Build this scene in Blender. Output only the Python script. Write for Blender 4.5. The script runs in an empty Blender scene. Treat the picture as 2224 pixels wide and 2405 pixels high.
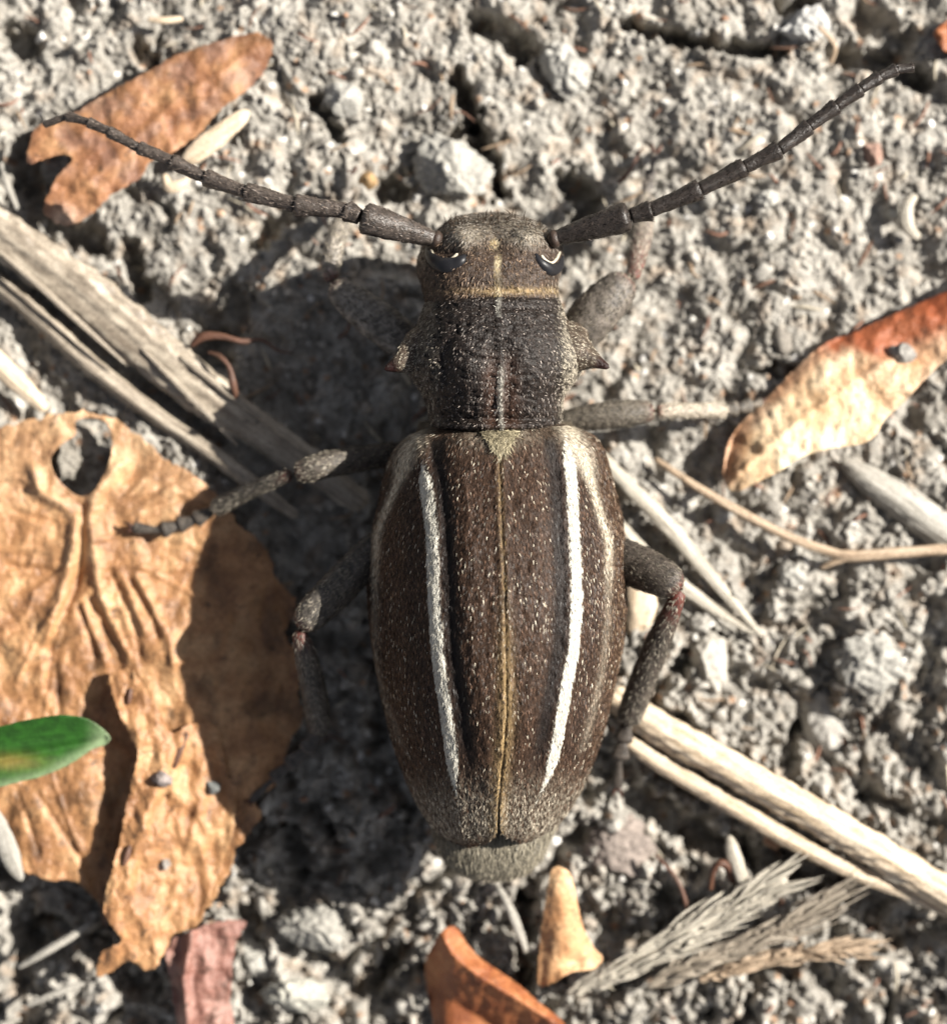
import bpy, math, random
import numpy as np
from mathutils import Vector
RNG = np.random.default_rng(7)
random.seed(7)
# ------------------------------------------------------------------ scene, camera, light
# 1 Blender unit = 1 millimetre (a macro photograph about 22 mm wide)
S = bpy.context.scene
C = S.collection
S.unit_settings.system = 'METRIC'
S.unit_settings.scale_length = 0.001
CAMH = 75.0
cam = bpy.data.cameras.new('camera')
cam.sensor_fit = 'HORIZONTAL'
cam.sensor_width = 36.0
cam.lens = 36.0 * CAMH / 22.24
cam.clip_start = 1.0
cam.clip_end = 500.0
cam.dof.use_dof = True
cam.dof.focus_distance = CAMH - 4.7
cam.dof.aperture_fstop = 0.001 * cam.lens / 2.0      # lens opening 2 mm wide
camo = bpy.data.objects.new('camera', cam)
camo.location = (0, 0, CAMH)
C.objects.link(camo)
S.camera = camo

SUN_EL, SUN_AZ = math.radians(37), math.radians(16)   # low sun from the right, a little from above
sdir = Vector((math.cos(SUN_EL) * math.cos(SUN_AZ), math.cos(SUN_EL) * math.sin(SUN_AZ), math.sin(SUN_EL)))
w = bpy.data.worlds.new('World')
S.world = w
w.use_nodes = True
nt = w.node_tree
bg = nt.nodes['Background']
sky = nt.nodes.new('ShaderNodeTexSky')
sky.sky_type = 'NISHITA'
sky.sun_disc = False
sky.sun_elevation = SUN_EL
sky.sun_rotation = math.radians(90) - SUN_AZ
sky.air_density = 0.45
sky.ozone_density = 0.2
hsv = nt.nodes.new('ShaderNodeHueSaturation')       # the camera's white balance leaves the shade nearly neutral
hsv.inputs['Saturation'].default_value = 0.4
nt.links.new(sky.outputs[0], hsv.inputs['Color'])
nt.links.new(hsv.outputs[0], bg.inputs[0])
bg.inputs[1].default_value = 0.058
sun = bpy.data.lights.new('sun', 'SUN')
sun.energy = 5.0
sun.angle = math.radians(0.5)
sun.color = (1.0, 0.95, 0.87)
suno = bpy.data.objects.new('sun', sun)
suno.rotation_euler = sdir.to_track_quat('Z', 'Y').to_euler()
suno.location = sdir * 60
C.objects.link(suno)
S.view_settings.view_transform = 'Standard'
S.view_settings.look = 'None'
S.view_settings.exposure = 1.25
S.view_settings.gamma = 1.0
S.view_settings.use_curve_mapping = False

# ------------------------------------------------------------------ numeric helpers
def W(px, py, z):
    """photo pixel + height (mm) -> world point(s)"""
    px = np.asarray(px, float); py = np.asarray(py, float); z = np.asarray(z, float) + 0 * px
    k = (CAMH - z) / CAMH / 100.0
    return np.stack([(px - 1112.0) * k, (1202.5 - py) * k, z], -1)

def hsh(i, j, s):
    i = i.astype(np.int64); j = j.astype(np.int64)
    h = (i * 374761393 + j * 668265263 + s * 1442695041) & 0xffffffff
    h = ((h ^ (h >> 13)) * 1274126177) & 0xffffffff
    h = ((h ^ (h >> 16)) * 2246822519) & 0xffffffff
    return ((h ^ (h >> 15)) & 0xffffff) / float(0x1000000)

def perlin(x, y, s=0):
    xi = np.floor(x); yi = np.floor(y)
    fx = x - xi; fy = y - yi
    u = fx * fx * fx * (fx * (fx * 6 - 15) + 10); v = fy * fy * fy * (fy * (fy * 6 - 15) + 10)
    def g(a, b):
        t = hsh(xi + a, yi + b, s) * 2 * math.pi
        return np.cos(t) * (fx - a) + np.sin(t) * (fy - b)
    n = (g(0, 0) * (1 - u) + g(1, 0) * u) * (1 - v) + (g(0, 1) * (1 - u) + g(1, 1) * u) * v
    return n * 1.5

def fbm(x, y, o=4, s=0, gain=0.5):
    r = 0; a = 1.0; f = 1.0
    for k in range(o):
        r = r + a * perlin(x * f + 17.3 * k, y * f - 9.1 * k, s + k); a *= gain; f *= 2.03
    return r

def worley(x, y, s=0, jit=1.0):
    xi = np.floor(x); yi = np.floor(y)
    f1 = np.full(x.shape, 9.0); f2 = np.full(x.shape, 9.0); cid = np.zeros(x.shape)
    for a in (-1, 0, 1):
        for b in (-1, 0, 1):
            cx = xi + a; cy = yi + b
            px = cx + 0.5 + jit * (hsh(cx, cy, s) - 0.5); py = cy + 0.5 + jit * (hsh(cx, cy, s + 11) - 0.5)
            d = np.hypot(px - x, py - y)
            c = hsh(cx, cy, s + 23)
            m = d < f1
            f2 = np.where(m, f1, np.minimum(f2, d))
            cid = np.where(m, c, cid)
            f1 = np.where(m, d, f1)
    return f1, f2, cid

def sst(x, a, b):
    t = np.clip((x - a) / (b - a), 0, 1)
    return t * t * (3 - 2 * t)

def sm(tab, q):
    """smooth interpolation through a table of (x, y) pairs"""
    t = np.array(tab, float); x, y = t[:, 0], t[:, 1]
    d = np.diff(y) / np.diff(x)
    m = np.empty(len(x)); m[0] = d[0]; m[-1] = d[-1]
    a, b = d[:-1], d[1:]
    with np.errstate(divide='ignore', invalid='ignore'):
        hm = np.where(a * b > 0, 2 * a * b / (a + b), 0.0)
    m[1:-1] = hm
    q = np.clip(np.asarray(q, float), x[0], x[-1])
    i = np.clip(np.searchsorted(x, q, side='right') - 1, 0, len(x) - 2)
    h = x[i + 1] - x[i]; s = (q - x[i]) / h
    return (y[i] * (2 * s**3 - 3 * s**2 + 1) + h * m[i] * (s**3 - 2 * s**2 + s)
            + y[i + 1] * (-2 * s**3 + 3 * s**2) + h * m[i + 1] * (s**3 - s**2))

def seg_dist(px, py, pl, closed=False):
    """distance to a polyline and the nearest point on it"""
    pl = np.asarray(pl, float)[:, :2]
    a = pl if closed else pl[:-1]
    b = np.roll(pl, -1, 0) if closed else pl[1:]
    best = np.full(px.shape, 1e9); bx = np.zeros(px.shape); by = np.zeros(px.shape); bt = np.zeros(px.shape)
    for k in range(len(a)):
        dx, dy = b[k] - a[k]; L = dx * dx + dy * dy + 1e-9
        t = np.clip(((px - a[k, 0]) * dx + (py - a[k, 1]) * dy) / L, 0, 1)
        qx = a[k, 0] + t * dx; qy = a[k, 1] + t * dy
        d = np.hypot(px - qx, py - qy); m = d < best
        best = np.where(m, d, best); bx = np.where(m, qx, bx); by = np.where(m, qy, by); bt = np.where(m, k + t, bt)
    return best, bx, by, bt

def inside(px, py, poly):
    r = np.zeros(px.shape, bool); n = len(poly)
    for k in range(n):
        x1, y1 = poly[k][:2]; x2, y2 = poly[(k + 1) % n][:2]
        if y1 == y2: continue
        c = ((y1 > py) != (y2 > py)) & (px < (x2 - x1) * (py - y1) / (y2 - y1) + x1)
        r ^= c
    return r

def spline(pts, n, closed=False):
    """Catmull-Rom through points of any dimension, n samples evenly by arc length"""
    p = np.array(pts, float)
    if closed: q = np.vstack([p[-1:], p, p[:2]])
    else: q = np.vstack([2 * p[:1] - p[1:2], p, 2 * p[-1:] - p[-2:-1]])
    out = []
    for k in range(1, len(q) - 2):
        t = np.linspace(0, 1, 24, endpoint=False)[:, None]
        a, b, c, d = q[k - 1], q[k], q[k + 1], q[k + 2]
        out.append(0.5 * (2 * b + (c - a) * t + (2 * a - 5 * b + 4 * c - d) * t**2 + (3 * b - a - 3 * c + d) * t**3))
    if not closed: out.append(p[-1:])
    out = np.vstack(out)
    if closed: out = np.vstack([out, out[:1]])
    s = np.concatenate([[0], np.cumsum(np.linalg.norm(np.diff(out[:, :3], axis=0), axis=1))])
    q = np.linspace(0, s[-1], n + (1 if closed else 0))
    r = np.stack([np.interp(q, s, out[:, k]) for k in range(out.shape[1])], -1)
    return r[:-1] if closed else r

# ------------------------------------------------------------------ object helpers
WORLD = {}
def thing(name, label, cat, loc, group=None):
    o = bpy.data.objects.new(name, None); C.objects.link(o)
    o.empty_display_size = 0.3
    o.location = loc; WORLD[o] = np.array(loc, float)
    o['label'] = label; o['category'] = cat
    if group: o['group'] = group
    return o

def tag(o, label, cat, group=None):
    o['label'] = label; o['category'] = cat
    if group: o['group'] = group
    return o

def make(name, v, quads=None, tris=None, mat=None, parent=None, col=None, uv=None, smooth=True, origin=None):
    v = np.asarray(v, float)
    if origin is None:
        origin = (v.min(0) + v.max(0)) / 2; origin[2] = v[:, 2].min()
    origin = np.asarray(origin, float)
    me = bpy.data.meshes.new(name)
    q = np.zeros((0, 4), np.int32) if quads is None else np.asarray(quads, np.int32)
    t = np.zeros((0, 3), np.int32) if tris is None else np.asarray(tris, np.int32)
    loops = np.concatenate([q.ravel(), t.ravel()]).astype(np.int32)
    starts = np.concatenate([np.arange(len(q)) * 4, len(q) * 4 + np.arange(len(t)) * 3]).astype(np.int32)
    me.vertices.add(len(v)); me.vertices.foreach_set('co', (v - origin).astype(np.float32).ravel())
    me.loops.add(len(loops)); me.loops.foreach_set('vertex_index', loops)
    me.polygons.add(len(starts)); me.polygons.foreach_set('loop_start', starts)
    me.update(calc_edges=True)
    me.validate()
    me.polygons.foreach_set('use_smooth', np.full(len(me.polygons), smooth))
    if col is not None:
        ca = me.color_attributes.new('Col', 'FLOAT_COLOR', 'POINT')
        cc = np.ones((len(v), 4), np.float32); cc[:, :3] = col
        ca.data.foreach_set('color', cc.ravel())
    if uv is not None:
        ul = me.uv_layers.new(name='UVMap')
        li = np.empty(len(me.loops), np.int32); me.loops.foreach_get('vertex_index', li)
        ul.data.foreach_set('uv', np.asarray(uv, np.float32)[li].ravel())
    if mat is not None: me.materials.append(mat)
    o = bpy.data.objects.new(name, me); C.objects.link(o)
    WORLD[o] = origin
    if parent is not None:
        o.parent = parent; o.location = origin - WORLD[parent]
    else: o.location = origin
    return o

def grid_quads(n, m, wrap=False, off=0):
    """quads of an n x m vertex grid (row-major); wrap closes the columns"""
    i = np.arange(n - 1)[:, None]; j = np.arange(m if wrap else m - 1)[None, :]
    j2 = (j + 1) % m
    return np.stack([i * m + j + 0 * j2, i * m + j2, (i + 1) * m + j2, (i + 1) * m + j + 0 * j2], -1).reshape(-1, 4) + off

def tube(pts, n=40, m=16, flat=1.0, ridge=None, up=(0, 0, 1), cap=True, rough=0.0, seed=0, capr=0.7):
    """pts: rows (px, py, z, r) -> verts, quads, uv, (centre line); closed tapering tube"""
    p = np.array(pts, float)
    wc = np.concatenate([W(p[:, 0], p[:, 1], p[:, 2]), p[:, 3:4]], 1)
    s = spline(wc, n)
    c, r = s[:, :3], np.maximum(s[:, 3], 0.004)
    T = np.gradient(c, axis=0); T /= np.linalg.norm(T, axis=1)[:, None] + 1e-9
    U = np.tile(np.array(up, float), (n, 1)); U -= (U * T).sum(1)[:, None] * T
    U /= np.linalg.norm(U, axis=1)[:, None] + 1e-9
    B = np.cross(T, U)
    th = np.arange(m) / m * 2 * math.pi
    k = np.ones((n, m))
    L = np.concatenate([[0], np.cumsum(np.linalg.norm(np.diff(c, axis=0), axis=1))])
    if ridge is not None: k = k * ridge(th[None, :], L[:, None])
    if rough:
        k = k + rough * fbm(np.cos(th)[None, :] * 1.7 + L[:, None] * 2.1 + seed, np.sin(th)[None, :] * 1.7 - L[:, None] * 1.3, 3, seed)
    if cap:
        d = np.minimum(L, L[-1] - L) / (capr * r)
        e = np.sqrt(np.clip(1 - (1 - np.clip(d, 0.003, 1)) ** 2, 0, 1))
        k = k * e[:, None]
    v = c[:, None, :] + (r[:, None] * k)[..., None] * (np.cos(th)[None, :, None] * B[:, None, :] + flat * np.sin(th)[None, :, None] * U[:, None, :])
    uv = np.stack([np.tile(th / (2 * math.pi), (n, 1)), np.tile(L[:, None], (1, m))], -1)
    return v.reshape(-1, 3), grid_quads(n, m, True), uv.reshape(-1, 2)

def ribs(k, amp, seed=0):
    ph = np.random.default_rng(seed).uniform(0, 6.28, 6)
    def f(th, L):
        r = 1 + 0 * th * L
        for j, (m, a) in enumerate(((k, 1.0), (k * 2 + 1, 0.5), (3, 0.6), (k + 4, 0.6))):
            r = r + amp * a * np.sin(m * th + ph[j] + 0.12 * np.sin(L * 0.8 + j))
        return r
    return f
def sample(v, quads, n, weight=None):
    """n area-weighted random points on quads -> points, normals, vertex mix of a per-vertex array"""
    a, b, c, d = (v[quads[:, k]] for k in range(4))
    nr = np.cross(c - a, d - b); ar = np.linalg.norm(nr, axis=1)
    nr = nr / (ar[:, None] + 1e-12)
    p = ar if weight is None else ar * weight[quads].mean(1)
    f = RNG.choice(len(quads), n, p=p / p.sum())
    s, t = RNG.random((n, 1)), RNG.random((n, 1))
    P = (a[f] * (1 - s) + b[f] * s) * (1 - t) + (d[f] * (1 - s) + c[f] * s) * t
    return P, nr[f], f

def hairs(P, N, D, length, width, lift, col, jit=0.35, curl=0.25):
    """thin tapering hair blades: verts, tris, colours"""
    n = len(P)
    D = D + jit * RNG.normal(size=(n, 3))
    D = D - (D * N).sum(1)[:, None] * N
    D /= np.linalg.norm(D, axis=1)[:, None] + 1e-9
    Sd = np.cross(D, N) + 0.5 * RNG.normal(size=(n, 1)) * N
    Sd /= np.linalg.norm(Sd, axis=1)[:, None] + 1e-9
    lf = lift * (0.5 + RNG.random((n, 1)))
    L = length * (0.6 + 0.8 * RNG.random((n, 1))) if np.isscalar(length) else length[:, None] * (0.6 + 0.8 * RNG.random((n, 1)))
    wd = width * (0.7 + 0.6 * RNG.random((n, 1)))
    m = P + L * 0.5 * (D + lf * N)
    e = P + L * (D + lf * (1 - curl) * N)
    v = np.stack([P - Sd * wd / 2, P + Sd * wd / 2, m - Sd * wd * 0.4, m + Sd * wd * 0.4, e], 1).reshape(-1, 3)
    b = (np.arange(n) * 5)[:, None]
    tr = np.concatenate([b + [0, 1, 3], b + [0, 3, 2], b + [2, 3, 4]], 0)
    return v, tr, np.repeat(col, 5, 0)

def merge(parts):
    """[(verts, quads[, extra])...] -> one verts/quads(/extra) triple"""
    V, Q, E, o = [], [], [], 0
    for p in parts:
        V.append(p[0]); Q.append(p[1] + o); o += len(p[0])
        if len(p) > 2: E.append(p[2])
    return np.vstack(V), np.vstack(Q), (np.vstack(E) if E else None)

# ------------------------------------------------------------------ materials
def new_mat(name):
    m = bpy.data.materials.new(name); m.use_nodes = True
    t = m.node_tree; b = t.nodes['Principled BSDF']
    return m, t, b
def node(t, kind, **kw):
    n = t.nodes.new(kind)
    for k, v in kw.items():
        if k in n.inputs: n.inputs[k].default_value = v
        else: setattr(n, k, v)
    return n
def ramp(t, fac, stops):
    r = t.nodes.new('ShaderNodeValToRGB')
    e = r.color_ramp.elements
    while len(e) < len(stops): e.new(0.5)
    for k, (p, c) in enumerate(stops):
        e[k].position = p; e[k].color = (*c, 1) if len(c) == 3 else c
    t.links.new(fac, r.inputs[0])
    return r.outputs[0]
def mixc(t, kind, f, a, b):
    n = t.nodes.new('ShaderNodeMix'); n.data_type = 'RGBA'; n.blend_type = kind
    for s, v in ((n.inputs[0], f), (n.inputs[6], a), (n.inputs[7], b)):
        if hasattr(v, 'is_output'): t.links.new(v, s)
        else: s.default_value = v if not isinstance(v, tuple) or len(v) == 4 else (*v, 1)
    return n.outputs[2]

def attr_mat(name, rough=0.6, spec=0.4, var=(0.6, 1.35), scale=14.0, bscale=40.0, bump=0.4, bdist=0.02, stretch=(1, 1, 1)):
    m, t, b = new_mat(name)
    a = node(t, 'ShaderNodeAttribute', attribute_name='Col')
    co = node(t, 'ShaderNodeTexCoord')
    mp = node(t, 'ShaderNodeMapping'); mp.inputs['Scale'].default_value = stretch
    t.links.new(co.outputs['Object'], mp.inputs[0])
    n1 = node(t, 'ShaderNodeTexNoise', Scale=scale, Detail=4.0, Roughness=0.65)
    t.links.new(mp.outputs[0], n1.inputs['Vector'])
    v = ramp(t, n1.outputs[0], [(0.3, (var[0],) * 3), (0.7, (var[1],) * 3)])
    t.links.new(mixc(t, 'MULTIPLY', 1.0, a.outputs['Color'], v), b.inputs['Base Color'])
    n2 = node(t, 'ShaderNodeTexNoise', Scale=bscale, Detail=3.0, Roughness=0.6)
    t.links.new(mp.outputs[0], n2.inputs['Vector'])
    bp = node(t, 'ShaderNodeBump', Strength=bump, Distance=bdist)
    t.links.new(n2.outputs[0], bp.inputs['Height'])
    t.links.new(bp.outputs[0], b.inputs['Normal'])
    b.inputs['Roughness'].default_value = rough
    b.inputs['Specular IOR Level'].default_value = spec
    return m

def leaf_mat(name, c_lo, c_mid, c_hi, spot=(0.05, 0.03, 0.02), spot_amt=0.12, rough=0.5, scale=1.1, trans=0.18, vein=0.5):
    m, t, b = new_mat(name)
    co = node(t, 'ShaderNodeTexCoord')
    n1 = node(t, 'ShaderNodeTexNoise', Scale=scale, Detail=7.0, Roughness=0.62, Distortion=0.4)
    t.links.new(co.outputs['Object'], n1.inputs['Vector'])
    base = ramp(t, n1.outputs[0], [(0.30, c_lo), (0.5, c_mid), (0.70, c_hi)])
    n3 = node(t, 'ShaderNodeTexNoise', Scale=11.0, Detail=4.0, Roughness=0.7)
    t.links.new(co.outputs['Object'], n3.inputs['Vector'])
    base = mixc(t, 'MULTIPLY', 1.0, base, ramp(t, n3.outputs[0], [(0.3, (0.68, 0.64, 0.60)), (0.68, (1.22, 1.2, 1.15))]))
    n4 = node(t, 'ShaderNodeTexNoise', Scale=3.3, Detail=5.0, Roughness=0.75, Distortion=0.6)
    t.links.new(co.outputs['Object'], n4.inputs['Vector'])
    f = ramp(t, n4.outputs[0], [(0.60 - spot_amt, (0, 0, 0)), (0.70 - spot_amt * 0.6, (0.85, 0.85, 0.85))])
    vo = node(t, 'ShaderNodeTexVoronoi', Scale=2.6)
    t.links.new(co.outputs['Object'], vo.inputs['Vector'])
    f2 = ramp(t, vo.outputs['Distance'], [(0.05, (0.9, 0.9, 0.9)), (0.13, (0, 0, 0))])
    at = node(t, 'ShaderNodeAttribute', attribute_name='Col')
    base = mixc(t, 'MULTIPLY', 1.0, base, at.outputs['Color'])
    base = mixc(t, 'MIX', mixc(t, 'MULTIPLY', 1.0, f, f), base, spot)
    base = mixc(t, 'MIX', mixc(t, 'MULTIPLY', 1.0, f2, (0.7, 0.7, 0.7, 1)), base, spot)
    t.links.new(base, b.inputs['Base Color'])
    ve = node(t, 'ShaderNodeTexVoronoi', Scale=3.4, feature='DISTANCE_TO_EDGE')
    wn = node(t, 'ShaderNodeTexNoise', Scale=2.0, Detail=2.0)
    t.links.new(co.outputs['Object'], wn.inputs['Vector'])
    wv = mixc(t, 'ADD', 0.35, co.outputs['Object'], wn.outputs['Color'])
    t.links.new(wv, ve.inputs['Vector'])
    vh = ramp(t, ve.outputs['Distance'], [(0.0, (1, 1, 1)), (0.12, (0, 0, 0))])
    b1 = node(t, 'ShaderNodeBump', Strength=vein * 0.35, Distance=0.03); t.links.new(vh, b1.inputs['Height'])
    b2 = node(t, 'ShaderNodeBump', Strength=0.55, Distance=0.05); t.links.new(n3.outputs[0], b2.inputs['Height'])
    t.links.new(b1.outputs[0], b2.inputs['Normal'])
    t.links.new(b2.outputs[0], b.inputs['Normal'])
    b.inputs['Roughness'].default_value = rough
    b.inputs['Specular IOR Level'].default_value = 0.45
    tr = node(t, 'ShaderNodeBsdfTranslucent'); t.links.new(base, tr.inputs['Color'])
    mx = node(t, 'ShaderNodeMixShader'); mx.inputs[0].default_value = trans
    t.links.new(b.outputs[0], mx.inputs[1]); t.links.new(tr.outputs[0], mx.inputs[2])
    t.links.new(mx.outputs[0], t.nodes['Material Output'].inputs['Surface'])
    return m

def straw_mat(name, c_lo, c_mid, c_hi, dark=(0.05, 0.035, 0.02), stripes=26.0, rough=0.5):
    m, t, b = new_mat(name)
    uv = node(t, 'ShaderNodeUVMap')
    mp = node(t, 'ShaderNodeMapping'); mp.inputs['Scale'].default_value = (stripes, 0.7, 1)
    t.links.new(uv.outputs[0], mp.inputs[0])
    n1 = node(t, 'ShaderNodeTexNoise', Scale=1.0, Detail=5.0, Roughness=0.65)
    t.links.new(mp.outputs[0], n1.inputs['Vector'])
    base = ramp(t, n1.outputs[0], [(0.32, c_lo), (0.5, c_mid), (0.66, c_hi)])
    co = node(t, 'ShaderNodeTexCoord')
    n2 = node(t, 'ShaderNodeTexNoise', Scale=3.5, Detail=6.0, Roughness=0.75)
    t.links.new(co.outputs['Object'], n2.inputs['Vector'])
    f = ramp(t, n2.outputs[0], [(0.56, (0, 0, 0)), (0.72, (0.75, 0.75, 0.75))])
    base = mixc(t, 'MIX', f, base, dark)
    n3 = node(t, 'ShaderNodeTexNoise', Scale=16.0, Detail=3.0)
    t.links.new(co.outputs['Object'], n3.inputs['Vector'])
    base = mixc(t, 'MULTIPLY', 1.0, base, ramp(t, n3.outputs[0], [(0.3, (0.75,) * 3), (0.65, (1.15,) * 3)]))
    t.links.new(base, b.inputs['Base Color'])
    bp = node(t, 'ShaderNodeBump', Strength=0.7, Distance=0.04); t.links.new(n1.outputs[0], bp.inputs['Height'])
    bp2 = node(t, 'ShaderNodeBump', Strength=0.5, Distance=0.03); t.links.new(n3.outputs[0], bp2.inputs['Height'])
    t.links.new(bp.outputs[0], bp2.inputs['Normal'])
    t.links.new(bp2.outputs[0], b.inputs['Normal'])
    b.inputs['Roughness'].default_value = rough
    b.inputs['Specular IOR Level'].default_value = 0.4
    return m

M_SOIL = attr_mat('soil', 0.92, 0.25, (0.66, 1.28), 9.0, 26.0, 0.75, 0.05)
M_CRUMB = attr_mat('soil crumb', 0.85, 0.3, (0.7, 1.25), 9.0, 24.0, 0.6, 0.04)
M_CUT = attr_mat('beetle shell', 0.5, 0.12, (0.55, 1.5), 13.0, 36.0, 0.55, 0.03, (1, 0.35, 1))
M_PRO = attr_mat('pitted shell', 0.40, 0.22, (0.5, 1.5), 15.0, 22.0, 0.8, 0.05, (1, 0.4, 1))
M_LEG = attr_mat('leg shell', 0.5, 0.4, (0.65, 1.35), 14.0, 30.0, 0.5, 0.03)
M_ANT = attr_mat('antenna shell', 0.32, 0.45, (0.7, 1.35), 14.0, 26.0, 0.6, 0.03)
M_EYE = attr_mat('eye', 0.38, 0.25, (0.9, 1.1), 30.0, 60.0, 0.25, 0.01)
M_HAIR = attr_mat('short hair', 0.45, 0.22, (0.9, 1.1), 5.0, 10.0, 0.0, 0.01)
L_BIG = leaf_mat('tan leaf', (0.19, 0.088, 0.040), (0.39, 0.205, 0.095), (0.54, 0.335, 0.175), spot_amt=0.07, trans=0.10, rough=0.40, vein=0.9)
L_ORANGE = leaf_mat('orange leaf', (0.20, 0.085, 0.045), (0.36, 0.175, 0.085), (0.50, 0.29, 0.15), spot_amt=0.06)
L_RUST = leaf_mat('rust leaf', (0.48, 0.21, 0.08), (0.64, 0.38, 0.20), (0.74, 0.52, 0.31), spot_amt=0.06, scale=0.8)
L_RED = leaf_mat('red brown leaf', (0.17, 0.045, 0.018), (0.36, 0.13, 0.05), (0.52, 0.25, 0.11), spot_amt=0.04)
L_PINK = leaf_mat('pinkish brown leaf', (0.15, 0.06, 0.045), (0.30, 0.15, 0.12), (0.42, 0.26, 0.22), spot_amt=0.1)
G_STEM = straw_mat('weathered stem', (0.15, 0.12, 0.09), (0.29, 0.245, 0.19), (0.45, 0.39, 0.31), stripes=14.0, rough=0.42)
G_STRAW = straw_mat('pale straw', (0.36, 0.27, 0.17), (0.58, 0.46, 0.33), (0.70, 0.60, 0.46), dark=(0.12, 0.085, 0.05), stripes=14.0)
G_TWIG = straw_mat('thin twig', (0.22, 0.15, 0.095), (0.38, 0.28, 0.19), (0.52, 0.42, 0.31), stripes=10)
G_ROOT = straw_mat('red brown rootlet', (0.045, 0.020, 0.012), (0.10, 0.045, 0.027), (0.19, 0.10, 0.065), stripes=8)
G_GREY = straw_mat('grey wood', (0.19, 0.175, 0.15), (0.32, 0.30, 0.26), (0.46, 0.43, 0.38))
G_WHITE = straw_mat('whitish husk', (0.24, 0.205, 0.155), (0.41, 0.37, 0.30), (0.58, 0.54, 0.46), dark=(0.2, 0.17, 0.13))

# ------------------------------------------------------------------ flat debris described first (the soil is pressed down under it)
LEAVES, CLAMPS = [], []
def leaf_spec(outline, zfun, n=260, jag=2.0, holes=(), seed=0):
    p = spline(outline, n, True)
    k = np.arange(n)
    d = np.roll(p, -1, 0) - np.roll(p, 1, 0); nn = np.stack([d[:, 1], -d[:, 0]], 1); nn /= np.linalg.norm(nn, axis=1)[:, None] + 1e-9
    j = jag * (fbm(k * 0.35, k * 0.0 + seed, 2, seed) + 0.8 * fbm(k * 0.11, k * 0.0 + seed, 2, seed + 5))
    p = p[:, :2] + nn * j[:, None]
    hs = [spline(h, 70, True)[:, :2] for h in holes]
    sp = dict(poly=p, z=zfun, holes=hs)
    LEAVES.append(sp)
    return sp

def ridge(px, py, pl, wd, amp):
    d = seg_dist(px, py, pl)[0]
    return amp * np.exp(-(d / wd) ** 2)

def z_big(px, py):
    z = 0.62 + 0.16 * fbm(px / 190.0, py / 190.0, 3, 31) + 0.035 * fbm(px / 38.0, py / 60.0, 3, 35)
    z += ridge(px, py, [(78, 1103), (95, 1159), (143, 1181), (177, 1216), (173, 1276), (160, 1341), (130, 1428), (110, 1500)], 15, 0.17)
    z += ridge(px, py, [(277, 1095), (245, 1135), (225, 1159), (212, 1211), (216, 1276), (228, 1363), (250, 1420)], 15, 0.17)
    z -= ridge(px, py, [(196, 1190), (192, 1240), (192, 1310), (178, 1380), (145, 1450), (121, 1510), (112, 1620)], 8, 0.12)
    for pl in ([(260, 1341), (316, 1471), (330, 1540)], [(303, 1363), (350, 1440), (372, 1500)], [(208, 1406), (245, 1470), (280, 1530)],
               [(186, 1423), (205, 1480), (225, 1540)], [(290, 1130), (360, 1085)], [(310, 1190), (420, 1120)], [(340, 1200), (450, 1160)],
               [(30, 1200), (130, 1230)], [(20, 1330), (120, 1340)], [(160, 1440), (130, 1560), (140, 1680)], [(90, 1870), (210, 2050)], [(40, 1850), (90, 2000)]):
        z -= ridge(px, py, pl, 7, 0.075)
    for pl in ([(285, 1345), (345, 1490)], [(232, 1400), (300, 1540)], [(196, 1425), (250, 1560)], [(330, 1365), (400, 1510), (405, 1560)]):
        z += ridge(px, py, pl, 9, 0.085)
    z += 0.05 * np.abs(perlin(px / 55.0 + 0.4 * fbm(px / 90., py / 90., 2, 37), py / 110.0, 36)) + 0.035 * np.abs(perlin(px / 22.0, py / 40.0, 38)) + 0.10 * np.abs(perlin(px / 130.0, py / 170.0, 39)) * sst(py, 1250, 1500)
    for pl in ([(225, 1200), (300, 1165), (400, 1150), (500, 1190)], [(220, 1270), (320, 1250), (430, 1270), (540, 1330)], [(232, 1330), (330, 1330), (460, 1400), (560, 1480)], [(165, 1260), (90, 1290), (0, 1290)], [(160, 1330), (80, 1390), (0, 1410)], [(150, 1400), (90, 1490), (40, 1600)], [(95, 1150), (40, 1120), (-40, 1130)],
               [(300, 1165), (340, 1120), (400, 1100)], [(320, 1250), (380, 1215), (460, 1230)], [(330, 1330), (400, 1340), (470, 1330)], [(90, 1290), (60, 1340), (20, 1350)], [(80, 1390), (60, 1450), (10, 1480)], [(120, 1600), (100, 1700), (130, 1850), (190, 2000)], [(60, 1680), (30, 1800), (60, 1900)]):
        z += ridge(px, py, pl, 5.0, 0.055)
    # upturned edge round the hole, drooping right border
    z += 0.05 * np.exp(-((np.hypot((px - 195) / 1.0, (py - 1075) / 1.35) - 75) / 22.0) ** 2)
    z -= 0.28 * sst(px, 470, 720)
    z += 0.25 * np.exp(-((px - 395) / 60.0) ** 2 - ((py - 1530) / 80.0) ** 2)
    z -= 0.15 * sst(py, 1950, 2200)
    return z
BIG = leaf_spec([(-160, 930), (-60, 990), (17, 1003), (78, 982), (140, 972), (200, 966), (268, 984), (325, 1025), (390, 1077), (455, 1116), (511, 1168), (560, 1232),
                 (622, 1285), (645, 1345), (694, 1420), (672, 1490), (714, 1560), (698, 1635), (712, 1690), (672, 1762), (660, 1832), (604, 1876), (612, 1925), (560, 1985), (540, 2040), (500, 2114), (440, 2172),
                 (330, 2195), (240, 2135), (186, 2075), (108, 2066), (65, 2049), (40, 2030), (20, 1971), (-30, 1925), (-160, 1890)],
                z_big, n=520, jag=8.0,
                holes=[[(176, 990), (215, 980), (248, 992), (263, 1030), (258, 1080), (240, 1120), (222, 1150), (196, 1166), (170, 1158), (146, 1136), (122, 1104), (120, 1070), (150, 1040), (178, 1020)]])
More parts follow.
